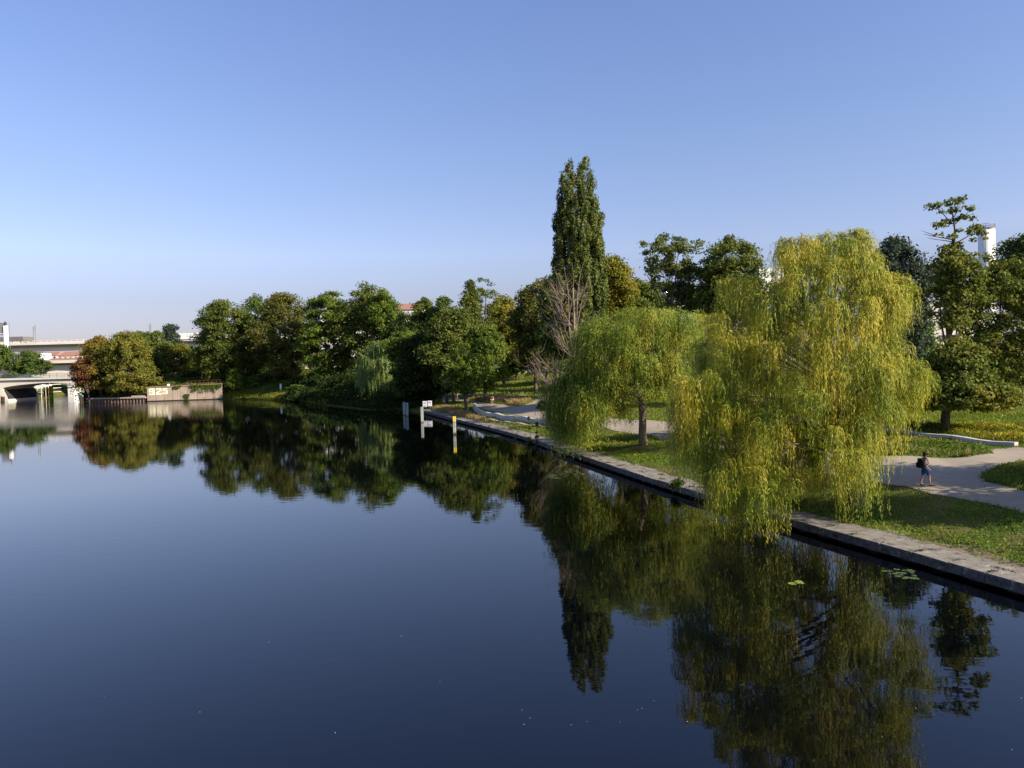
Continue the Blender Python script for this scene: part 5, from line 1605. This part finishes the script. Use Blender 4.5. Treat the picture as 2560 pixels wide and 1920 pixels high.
def person(label, loc, rz, pose, shirt, shorts, group=None, short_legs=True, hat=False):
    o = empty('person', loc, label, 'person', group, rz)
    P_ = pose
    names = ['pelvis', 'belly', 'chest', 'neck', 'chin', 'head', 'crown']
    V, E_, I = [], [], {}
    def add(n, x, y, z, r, prev=None):
        I[n] = len(V); V.append((x, y, z, r))
        if prev is not None: E_.append((I[prev], I[n]))
    prev = None
    rr_ = dict(pelvis=(.15, .12), belly=(.125, .10), chest=(.15, .11), neck=.052, chin=.062, head=.088, crown=.06)
    for n in names:
        add(n, *P_[n], rr_[n], prev); prev = n
    for s in 'lr':
        add('sh'+s, *P_['sh'+s], .055, 'chest'); add('el'+s, *P_['el'+s], .040, 'sh'+s); add('wr'+s, *P_['wr'+s], .028, 'el'+s)
        w, e = Vector(P_['wr'+s]), Vector(P_['el'+s])
        dv = (w-e).normalized()
        side = dv.cross(Vector((0, 1 if s == 'l' else -1, .2))).normalized()
        pm = w+dv*.075
        add('pm'+s, *pm, (.036, .018), 'wr'+s)
        for k in range(4):
            L_ = (.066, .076, .071, .055)[k]
            b0 = pm+side*(.024-.016*k)+dv*.012
            b1 = b0+dv*L_*.55
            b2 = b1+dv*L_*.4-Vector((0, .012 if s == 'l' else -.012, .006))
            add('f%s%da' % (s, k), *b0, .0095, 'pm'+s); add('f%s%db' % (s, k), *b1, .0085, 'f%s%da' % (s, k)); add('f%s%dc' % (s, k), *b2, .0075, 'f%s%db' % (s, k))
        t0 = w+dv*.03+side*.03
        add('t%sa' % s, *t0, .011, 'wr'+s); add('t%sb' % s, *(t0+dv*.035+side*.02), .0095, 't%sa' % s); add('t%sc' % s, *(t0+dv*.06+side*.022), .008, 't%sb' % s)
        add('hp'+s, *P_['hp'+s], .098, 'pelvis'); add('kn'+s, *P_['kn'+s], .058, 'hp'+s)
        k_, a_ = Vector(P_['kn'+s]), Vector(P_['an'+s])
        cf = k_.lerp(a_, .3)
        add('cf'+s, cf.x-.012, cf.y, cf.z, .055, 'kn'+s); add('an'+s, *P_['an'+s], .036, 'cf'+s)
        tt = Vector(P_['to'+s])
        add('to'+s, *tt, (.04, .025), 'an'+s)
    skin_mesh('body', V, E_, MAT['skin'], o)
    # face
    hd = Vector(P_['head']); fwd = Vector(P_.get('face', (1, 0, 0))).normalized()
    sd_ = Vector((-fwd.y, fwd.x, 0)).normalized()
    m = MB(); m.tube([hd+fwd*.085+Vector((0, 0, .0)), hd+fwd*.112+Vector((0, 0, -.03)), hd+fwd*.09+Vector((0, 0, -.038))], [.006, .014, .008], 8); m.build('nose', MAT['skin'], o, world=False)
    for s in (-1, 1):
        m = MB(); m.ball(hd+sd_*s*.088+Vector((0, 0, -.01))-fwd*.005, .026, (.5, .5, 1.1), 8, 6); m.build('ear', MAT['skin'], o, world=False)
    m = MB(); m.bar(hd+fwd*.088+Vector((0, 0, -.062))-sd_*.022, hd+fwd*.088+Vector((0, 0, -.062))+sd_*.022, .012, .009); m.build('mouth', MAT['pink'], o, world=False)
    m = MB()
    for s in (-1, 1):
        m.ball(hd+fwd*.084+sd_*s*.034+Vector((0, 0, .005)), .026, (1, 1, .8), 8, 6)
    m.bar(hd+fwd*.092-sd_*.03+Vector((0, 0, .012)), hd+fwd*.092+sd_*.03+Vector((0, 0, .012)), .01, .008)
    for s in (-1, 1):
        m.bar(hd+fwd*.075+sd_*s*.07+Vector((0, 0, .012)), hd-fwd*.01+sd_*s*.092+Vector((0, 0, .012)), .008, .01)
    m.build('sunglasses', MAT['black'], o, world=False)
    m = MB()
    m.ball(hd+Vector((0, 0, .045))-fwd*.018, .105, (1, 1, .92), 14, 10)
    m.ball(hd-fwd*.06+Vector((0, 0, -.045)), .075, (1, 1.05, 1.2), 12, 8)
    m.build('hair', MAT['hair'], o, smooth=True, world=False)
    # clothes follow the body
    V2, E2 = [], []
    def ch(seq, first=None):
        pi_ = first
        for v in seq:
            V2.append(v); i = len(V2)-1
            if pi_ is not None: E2.append((pi_, i))
            pi_ = i
        return pi_
    pv, bl, cs, nk = (Vector(P_[k]) for k in ('pelvis', 'belly', 'chest', 'neck'))
    low = pv.lerp(bl, .25)
    c0 = cs.lerp(nk, .45)
    V2 += [(*low, (.175, .135)), (*bl, (.15, .12)), (*cs, (.168, .128)), (*c0, (.10, .085))]
    E2 += [(0, 1), (1, 2), (2, 3)]
    for s in 'lr':
        sh, el = Vector(P_['sh'+s]), Vector(P_['el'+s])
        V2.append((*sh, .070)); V2.append((*sh.lerp(el, .28), .062))
        E2 += [(2, len(V2)-2), (len(V2)-2, len(V2)-1)]
    skin_mesh('shirt', V2, E2, MAT[shirt], o)
    V3, E3 = [(*pv.lerp(bl, .35), (.165, .135)), (*pv, (.172, .142))], [(0, 1)]
    for s in 'lr':
        hp, kn, an = Vector(P_['hp'+s]), Vector(P_['kn'+s]), Vector(P_['an'+s])
        V3.append((*hp, .118)); V3.append((*hp.lerp(kn, .55), .098)); V3.append((*hp.lerp(kn, .98 if short_legs else 1.0), .080))
        n = len(V3)
        E3 += [(1, n-3), (n-3, n-2), (n-2, n-1)]
        if not short_legs:
            V3.append((*kn.lerp(an, .5), .068)); V3.append((*kn.lerp(an, .95), .055))
            E3 += [(n-1, n), (n, n+1)]
    skin_mesh('shorts' if short_legs else 'trousers', V3, E3, MAT[shorts], o)
    for s in 'lr':
        an, to = Vector(P_['an'+s]), Vector(P_['to'+s])
        hl = Vector((an.x-.05, an.y, to.z))
        skin_mesh('shoe', [(*hl, (.043, .034)), (*hl.lerp(to, .5), (.046, .032)), (*to, (.045, .026)), (*(to+(to-hl)*.14), (.03, .018))], [(0, 1), (1, 2), (2, 3)], MAT['shoe'], o)
    return o
walk = dict(pelvis=(0, 0, .88), belly=(.005, 0, 1.02), chest=(.02, 0, 1.20), neck=(.03, 0, 1.355), chin=(.055, 0, 1.43), head=(.055, 0, 1.50), crown=(.045, 0, 1.565), face=(1, -.35, -.12),
            shl=(.02, .165, 1.295), ell=(-.05, .215, 1.05), wrl=(.02, .22, .83), shr=(.02, -.165, 1.295), elr=(-.03, -.215, 1.05), wrr=(.13, -.20, .86),
            hpl=(-.02, .09, .82), knl=(-.07, .09, .46), anl=(-.15, .09, .085), tol=(.0, .09, .03), hpr=(.03, -.09, .82), knr=(.18, -.09, .47), anr=(.21, -.09, .085), tor=(.37, -.10, .035))
pp = ground(2312, 1217)
walker = person('walker in a grey sleeveless top, blue knee-length shorts and sunglasses on the promenade', (pp.x, pp.y, pp.z+.035), -.30, walk, 'shirt', 'denim')
bk = empty('backpack', (pp.x, pp.y, pp.z+1.0), 'black backpack worn by the walker', 'backpack', rz=-.30)
m = MB(); m.box((-.20, 0, .12), (.20, .30, .44), 0, 0, .82); m.build('bag', MAT['black'], bk, world=False)
m = MB(); m.box((-.32, 0, .04), (.06, .22, .22)); m.build('pocket', MAT['black'], bk, world=False)
for s in (-1, 1):
    m = MB(); m.tube([(-.11, s*.10, .34), (.0, s*.115, .385), (.12, s*.11, .27), (.14, s*.115, .12), (.02, s*.16, .0), (-.10, s*.13, -.02)], .018, 6); m.build('strap', MAT['black'], bk, world=False)

def bicycle(label, loc, rz, group='bicycles', lean=0.0):
    o = empty('bicycle', loc, label, 'bicycle', group, rz)
    o.rotation_euler = (lean, 0, rz)
    for x in (-.53, .53):
        m = MB(); m.tube([(x+.33*math.cos(2*math.pi*k/28), 0, .34+.33*math.sin(2*math.pi*k/28)) for k in range(29)], .018, 6, caps=False)
        w = m.build('wheel', MAT['tyre'], o, world=False)
        m = MB()
        for k in range(12):
            an = 2*math.pi*k/12
            m.bar((x, 0, .34), (x+.32*math.cos(an), 0, .34+.32*math.sin(an)), .006, .006)
        m.tube([(x, -.04, .34), (x, .04, .34)], .03, 8)
        m.build('spokes', MAT['silver'], w, world=False)
    m = MB()
    bb_, st, hd_, ra, fa = (-.08, 0, .30), (-.22, 0, .82), (.36, 0, .86), (-.53, 0, .34), (.53, 0, .34)
    for a, b in ((bb_, st), (st, hd_), (bb_, (.40, 0, .72)), (bb_, ra), (st, ra), (hd_, fa)):
        m.tube([a, b], .018, 6)
    m.build('frame', MAT['dark'], o, world=False)
    m = MB(); m.box((-.24, 0, .90), (.26, .15, .06), 0, 0, .8); m.tube([st, (-.24, 0, .88)], .014, 6); m.build('saddle', MAT['black'], o, world=False)
    m = MB(); m.tube([hd_, (.34, 0, 1.02)], .014, 6); m.tube([(.24, .28, 1.02), (.34, .12, 1.04), (.34, -.12, 1.04), (.24, -.28, 1.02)], .014, 6); m.build('handlebar', MAT['grey'], o, world=False)
    m = MB(); m.tube([(-.08, -.12, .22), (-.08, -.06, .30), (-.08, .06, .30), (-.08, .12, .38)], .014, 6); m.tube([(-.08, -.05, .30), (-.08, -.065, .30)], .09, 14); m.build('crank', MAT['grey'], o, world=False)
    return o
# cyclist on the promenade
cp = ground(1142, 1003)
cz = -2.0
ride = dict(pelvis=(-.2, 0, .98), belly=(-.12, 0, 1.13), chest=(-.0, 0, 1.30), neck=(.07, 0, 1.44), chin=(.11, 0, 1.50), head=(.12, 0, 1.57), crown=(.11, 0, 1.64), face=(1, 0, -.05),
            shl=(.0, .17, 1.38), ell=(.14, .24, 1.18), wrl=(.25, .26, 1.06), shr=(.0, -.17, 1.38), elr=(.14, -.24, 1.18), wrr=(.25, -.26, 1.06),
            hpl=(-.14, .09, .93), knl=(.12, .10, .76), anl=(-.04, .11, .46), tol=(.09, .11, .41), hpr=(-.14, -.09, .93), knr=(.1, -.10, .60), anr=(-.04, -.11, .26), tor=(.09, -.11, .22))
bicycle('bicycle ridden along the promenade under the trees', (cp.x, cp.y, cp.z+.02), cz)
person('cyclist in a pale top riding towards the camera between the tree trunks', (cp.x, cp.y, cp.z+.02), cz, ride, 'speck', 'darkcloth')
# bench, sitter and parked bicycle
bp = ground(1247, 1008)
be = empty('park_bench', (bp.x, bp.y, bp.z), 'dark park bench at the edge of the dry grass bed', 'bench', rz=0.05)
m = MB()
for k in range(4): m.box((0, -.18+.12*k, .45), (2.6, .10, .035))
m.build('seat', MAT['timber'], be, world=False)
m = MB()
for k in range(3): m.box((0, .27+.03*k, .58+.13*k), (2.6, .03, .10))
m.build('backrest', MAT['timber'], be, world=False)
for x in (-1.1, 0, 1.1):
    m = MB(); m.bar((x, -.16, -.1), (x, -.16, .43), .06, .06); m.bar((x, .2, -.1), (x, .34, .88), .06, .05); m.bar((x, -.2, .41), (x, .22, .41), .05, .05); m.build('leg', MAT['dark'], be, world=False)
sit = dict(pelvis=(0, 0, .56), belly=(.06, 0, .70), chest=(.15, 0, .86), neck=(.22, 0, .99), chin=(.27, 0, 1.04), head=(.29, 0, 1.10), crown=(.28, 0, 1.17), face=(1, 0, -.4),
           shl=(.16, .17, .94), ell=(.22, .22, .68), wrl=(.42, .14, .60), shr=(.16, -.17, .94), elr=(.22, -.22, .68), wrr=(.42, -.14, .60),
           hpl=(.08, .1, .54), knl=(.46, .12, .52), anl=(.44, .12, .085), tol=(.58, .13, .03), hpr=(.08, -.1, .54), knr=(.46, -.12, .52), anr=(.36, -.12, .085), tor=(.50, -.13, .03))
person('person in a pink top leaning forward on the park bench', (bp.x-.85, bp.y-.02, bp.z), -2.1, sit, 'pink', 'skin', short_legs=True)
bicycle('dark bicycle parked at the right end of the park bench', (bp.x+1.95, bp.y-.25, bp.z+.02), .25, lean=-.12)
p = ground(1117, 1014)
o = empty('litter_bin', (p.x, p.y, p.z), 'dark blue litter bin on a post under the shady trees', 'bin')
m = MB(); m.tube([(p.x, p.y, p.z+.3), (p.x, p.y, p.z+1.0)], [.22, .25], 14); m.build('bucket', MAT['bluebin'], o)
m = MB(); m.tube([(p.x, p.y, p.z+1.0), (p.x, p.y, p.z+1.08), (p.x, p.y, p.z+1.15)], [.27, .25, .08], 14); m.build('lid', MAT['bluebin'], o)
m = MB(); m.tube([(p.x, p.y, p.z-.1), (p.x, p.y, p.z+.32)], .06, 8); m.build('post', MAT['dark'], o)

# ------------------------------------------------------------------ lily pads and floating fluff
def pad_mesh(r):
    m = MB()
    n = 14
    vs = [(0, 0, .006)]+[(r*math.cos(.25+(2*math.pi-.5)*k/n), r*math.sin(.25+(2*math.pi-.5)*k/n), .006+.004*math.sin(3*k)) for k in range(n+1)]
    m.add(vs, [(0, k+1, k+2) for k in range(n)])
    return m
rnd = random.Random(77)
pads = []
def pad_patch(label, cx_, cy_, sx, sy, n, r, group, slope=0.0, angle=0.0):
    proto = pad_mesh(r).build('lily_pad', LEAF['pad'])
    for k in range(n):
        o = proto if k == 0 else proto.copy()
        if k: COL.objects.link(o)
        while True:
            u, v = rnd.uniform(-1, 1), rnd.uniform(-1, 1)
            if u*u+v*v < 1: break
        px, py = cx_+u*sx, cy_+v*sy+u*slope
        p = atz(px, py, .008)
        o.location = p
        o.rotation_euler = (0, 0, rnd.uniform(0, 6.28))
        s = rnd.uniform(.6, 1.2)
        o.scale = (s, s, 1)
        tag(o, label, 'lily pad', group)
for i, (px, py, r, lb_) in enumerate(((1981, 1459, .17, 'left'), (1996, 1454, .16, 'top'), (2001, 1457.5, .15, 'lower right'))):
    o = pad_mesh(r*.85).build('lily_pad', LEAF['padbright']); o.location = atz(px, py, .008); o.rotation_euler = (0, 0, i*2.1)
    tag(o, 'bright yellow-green lily pad on open dark water, %s one of three' % lb_, 'lily pad', 'three bright lily pads')
pad_patch('lily pad in the patch below the quay left of the young willow trunk', 1415, 1187, 52, 9, 36, .14, 'lily pads below the young willow', -4)
pad_patch('lily pad in the patch close to the quay right of the great willow', 2255, 1433, 46, 13, 20, .11, 'lily pads near the quay', 8)
pad_patch('lily pad in the thin drift near the yellow-topped post', 1210, 1088, 40, 5, 26, .2, 'lily pads near the yellow-topped post', 2)
pad_patch('lily pad in the drift under the dark far bank', 870, 1014, 60, 2.5, 40, .3, 'lily pads under the far bank', -2)
pad_patch('lily pad in the drift before the sunny bank', 690, 1017, 40, 1.2, 22, .3, 'lily pads before the sunny bank', -2)
m = MB()
m.add([(-.05, -.03, 0), (.05, -.035, 0), (.07, .02, .012), (0, .05, .02), (-.06, .03, .008)], [(0, 1, 2, 3, 4)])
fl = m.build('floating_fluff', MAT['speck'])
spots = [(1305, 1775), (1310, 1811), (1325, 1795), (1452, 1733), (1428, 1812), (1467, 1804), (1549, 1805), (1594, 1775), (1605, 1771), (1635, 1752), (1718, 1804), (1516, 1734), (1855, 1712), (2015, 1808), (1892, 1770), (2205, 1842), (260, 1742), (525, 1664), (350, 1627), (500, 1780), (838, 1832), (2145, 1700), (2290, 1770), (2335, 1786), (2530, 1874), (2553, 1745), (672, 1606), (1003, 1590), (1230, 1640), (1100, 1705)]
for k, (px, py) in enumerate(spots):
    o = fl if k == 0 else fl.copy()
    if k: COL.objects.link(o)
    o.location = atz(px, py, .006)
    o.rotation_euler = (0, 0, rnd.uniform(0, 6.28))
    s = rnd.uniform(.10, .24)
    o.scale = (s, s, s)
    tag(o, 'tiny pale scrap of fluff floating on the dark water', 'fluff', 'specks floating on the water')

# ------------------------------------------------------------------ grass, weeds and flowers
pathw = np.array([tuple(ground(*q))[:2] for q in PATH_PX])
qline = np.array(QUAY, float)
def scatter(name, label, leaf, region, n, size, aspect, seed, up_=.9, mode='blade', tmin=1.45, avoid=True, dense=None, zoff=0.0, hmul=None):
    nrng = np.random.default_rng(seed)
    x0, y0, x1, y1, poly = region
    X = nrng.uniform(x0, x1, n); Y = nrng.uniform(y0, y1, n)
    ok = np.ones(n, bool)
    if poly is not None: ok &= inside(X, Y, poly)
    X, Y = X[ok], Y[ok]
    d = pdist(X, Y, SHORE); t = np.where(inside(X, Y, LANDR), d, -d)
    ok = t > tmin+.35*np.sin(X*1.7+Y*.9)*np.sin(Y*2.3)
    if avoid:
        dp = pdist(X, Y, np.vstack([pathw, pathw[:1]]))
        ok &= ~(inside(X, Y, pathw)) | (dp < .25*nrng.uniform(size=len(X))**2+.03)
    if dense is not None: ok &= dense(X, Y, nrng)
    X, Y = X[ok], Y[ok]
    Z = terrain(X, Y)+zoff
    N = len(X)
    if mode == 'blade':
        s = size*nrng.uniform(.5, 1.3, (N, 1))
        if hmul is not None: s *= hmul(X, Y)[:, None]
        a = nrng.uniform(0, 6.28, N)
        w = np.stack([np.cos(a), np.sin(a), np.zeros(N)], 1)*s*aspect
        lean = nrng.normal(size=(N, 3))*.35; lean[:, 2] = up_
        b = np.stack([X, Y, Z-.01], 1)
        tip = b+lean*s
        mid = b+lean*s*.55+nrng.normal(size=(N, 3))*s*.05
        v = np.stack([b-w*.5, mid-w*.6, tip, mid+w*.6], 1).reshape(-1, 3)
    else:
        c = np.stack([X, Y, Z+nrng.uniform(.01, .09, N)*1.0*(size/.09)], 1)
        nn = nrng.normal(size=(N, 3))*.5; nn[:, 2] += .8
        nn /= np.linalg.norm(nn, axis=1, keepdims=True)
        v = leaf_cards(c, nn, None, size*.5, aspect, nrng)
    o = np_mesh(name, v, 4, LEAF[leaf])
    return tag(o, label, leaf.replace('straw', 'dry grass').replace('flower', 'flowers'), kind='stuff')
def patchy(f, thr, seed):
    r_ = np.random.default_rng(seed); p1, p2, p3, p4 = r_.uniform(0, 6.28, 4)
    def fn(X, Y, nrng):
        v = np.sin(f*X+p1)*np.sin(f*.9*Y+p2)+.6*np.sin(f*2.3*X+f*1.1*Y+p3)+.4*np.sin(f*4.1*Y-f*2.7*X+p4)
        return nrng.uniform(size=len(X)) < 1/(1+np.exp(-(v-thr)*4))
    return fn
NEAR = (4, 14, 40, 64, None)
scatter('grass', 'short green grass and clover on the near lawn', 'clover', NEAR, 260000, .10, .8, 801, mode='leaf', dense=patchy(.55, .15, 1))
scatter('grass', 'short grass blades on the near lawn', 'grass', NEAR, 200000, .13, .16, 802, dense=patchy(.5, -.1, 2))
scatter('dry_grass', 'thin dry grass between the green patches of the lawn', 'straw', NEAR, 60000, .11, .15, 803, dense=patchy(.6, .35, 3))
MID = (-16, 62, 22, 124, None)
scatter('grass', 'grass on the lawn strip between quay and seat wall', 'grass', MID, 130000, .24, .22, 804, dense=patchy(.3, -.2, 4))
stripw = np.array([tuple(ground(*q))[:2] for q in [(1080, 1018), (1120, 1018), (1150, 1024), (1180, 1040), (1215, 1050), (1215, 1062), (1180, 1052), (1140, 1042), (1090, 1032)]])
scatter('dry_grass', 'tall straw-coloured dry grass on the quay edge behind the yellow-topped post', 'straw', (-16, 80, 2, 124, stripw), 60000, .55, .10, 805)
bedw = np.array([tuple(ground(*q))[:2] for q in [(1170, 1000.5), (1235, 998), (1325, 997), (1328, 1006), (1296, 1014.5), (1270, 1012), (1263, 1004), (1200, 1002.5)]])
scatter('dry_grass', 'tall yellowing grass in the bed beside the bench', 'straw', (-12, 95, 8, 150, bedw), 60000, .6, .12, 806, tmin=0)
isl1 = np.array([tuple(ground(*q))[:2] for q in [(2050, 1118), (2200, 1140), (2325, 1144), (2420, 1143), (2487, 1134), (2450, 1118), (2380, 1108), (2300, 1103), (2200, 1098), (2080, 1100)]])
scatter('weeds', 'leafy weeds covering the grass island behind the walker', 'bright', (12, 40, 45, 66, isl1), 160000, .17, .55, 807, mode='leaf', avoid=False, dense=patchy(.9, -.6, 7))
scatter('dry_grass', 'dry stalks among the weeds on the grass island', 'straw', (12, 40, 45, 66, isl1), 26000, .45, .07, 808, avoid=False, dense=patchy(.7, .3, 8))
isl2 = np.array([tuple(ground(*q))[:2] for q in [(2453, 1188), (2470, 1178), (2500, 1166), (2560, 1155), (2680, 1145), (2680, 1260), (2560, 1229), (2500, 1215), (2463, 1206)]])
scatter('weeds', 'olive weeds on the grass island at the right edge', 'olive', (18, 30, 45, 56, isl2), 110000, .13, .5, 809, mode='leaf', avoid=False)
scatter('grass', 'grass blades on the grass island at the right edge', 'grass', (18, 30, 45, 56, isl2), 40000, .26, .12, 810, avoid=False)
mead = np.array([tuple(ground(*q))[:2] for q in [(2370, 1086), (2390, 1070), (2450, 1062), (2560, 1064), (2700, 1064), (2700, 1120), (2560, 1112), (2520, 1108), (2440, 1098)]])
scatter('weeds', 'tall green weeds at the foot of the yellow meadow', 'yellowgreen', (22, 38, 60, 80, mead), 150000, .32, .16, 811)
scatter('wildflowers', 'mass of small yellow wildflowers at the right edge', 'flower', (22, 38, 60, 80, mead), 90000, .09, .9, 812, mode='leaf', zoff=.34, dense=patchy(.8, .1, 12))
BACK = (12, 50, 70, 120, None)
scatter('grass', 'longer grass on the back lawn under the maples', 'grass', BACK, 160000, .26, .2, 813, dense=patchy(.25, -.3, 13))
hill = (-20, 118, 30, 190, None)
scatter('grass', 'rough grass on the slope behind the promenade', 'grass', hill, 90000, .42, .3, 814, dense=patchy(.2, -.2, 14))
bank = (-76, 150, -30, 215, None)
scatter('ground_cover', 'leafy green ground cover on the sunny far bank', 'bright', bank, 90000, .42, .8, 815, mode='leaf', tmin=.1, avoid=False, dense=patchy(.3, -.3, 15), zoff=.1)
scatter('ground_cover', 'tall reeds and weeds along the far waterline', 'yellowgreen', bank, 70000, .8, .12, 816, tmin=.1, avoid=False, dense=lambda X, Y, r: pdist(X, Y, SHORE) < 3)
isg = (-125, 186, -70, 240, None)
scatter('ground_cover', 'rough weeds on the point under the chestnuts', 'olive', isg, 80000, .45, .5, 817, mode='leaf', tmin=1.6, avoid=False, dense=patchy(.3, -.3, 17))

bank2 = (-62, 124, -8, 196, None)
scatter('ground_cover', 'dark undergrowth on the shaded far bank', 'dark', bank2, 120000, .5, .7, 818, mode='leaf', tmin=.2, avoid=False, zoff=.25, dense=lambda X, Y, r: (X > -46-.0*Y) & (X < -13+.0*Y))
nr_ = random.Random(91)
for k in range(22):
    px = 748+k*15+nr_.uniform(-6, 6)
    sy_ = 1006 if px > 860 else 1003
    g_ = ground(px, sy_-3)
    yt = nr_.uniform(958, 986)
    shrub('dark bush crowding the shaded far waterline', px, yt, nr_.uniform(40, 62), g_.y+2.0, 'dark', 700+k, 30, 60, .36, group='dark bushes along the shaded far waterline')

drape('bare_soil', [(2300, 1352), (2360, 1362), (2430, 1372), (2500, 1392), (2570, 1412), (2640, 1436), (2640, 1462), (2560, 1430), (2500, 1410), (2430, 1390), (2370, 1376), (2320, 1366)], mat('soil', [(.16, .115, .075), (.25, .19, .13)], .95, 4, 7, bump=.02), dz=.022, label='strip of bare trodden soil beside the quay coping')
# moss and weeds in the joints of the coping
nrng = np.random.default_rng(55)
C_ = []
for i in range(4, len(ql)-1):
    for k in range(2):
        if nrng.uniform() > .8: continue
        a, b = Vector(ql[i]), Vector(q1[i])
        c0 = a.lerp(b, nrng.uniform(.05, .6))
        for q in range(int(nrng.integers(14, 60))):
            u = nrng.normal()*.16; w = nrng.normal()*.05
            dv = (b-a).normalized(); tv = Vector((-dv.y, dv.x))
            if k == 1: u, w = w, u*1.6
            p = c0+dv*u+tv*w
            C_.append((p.x, p.y, .47+abs(nrng.normal())*.012))
C_ = np.array(C_)
nn = nrng.normal(size=C_.shape)*.4; nn[:, 2] += 1
nn /= np.linalg.norm(nn, axis=1, keepdims=True)
tag(np_mesh('moss', leaf_cards(C_, nn, None, .035, .7, nrng), 4, LEAF['dark']), 'dark moss growing in the joints of the quay coping', 'moss', kind='stuff')

fallen = leaf_mat('fallen_leaves', [(.10, .06, .02), (.20, .13, .035), (.28, .20, .05)], .1, .8, .8)
LEAF['fallen'] = fallen
o_ = scatter('fallen_leaves', 'yellow-brown fallen leaves strewn over lawn and quay edge', 'fallen', NEAR, 2600, .09, .7, 830, mode='leaf', tmin=.3, avoid=False, dense=patchy(.4, .2, 31), zoff=.05)
o_['category'] = 'fallen leaves'
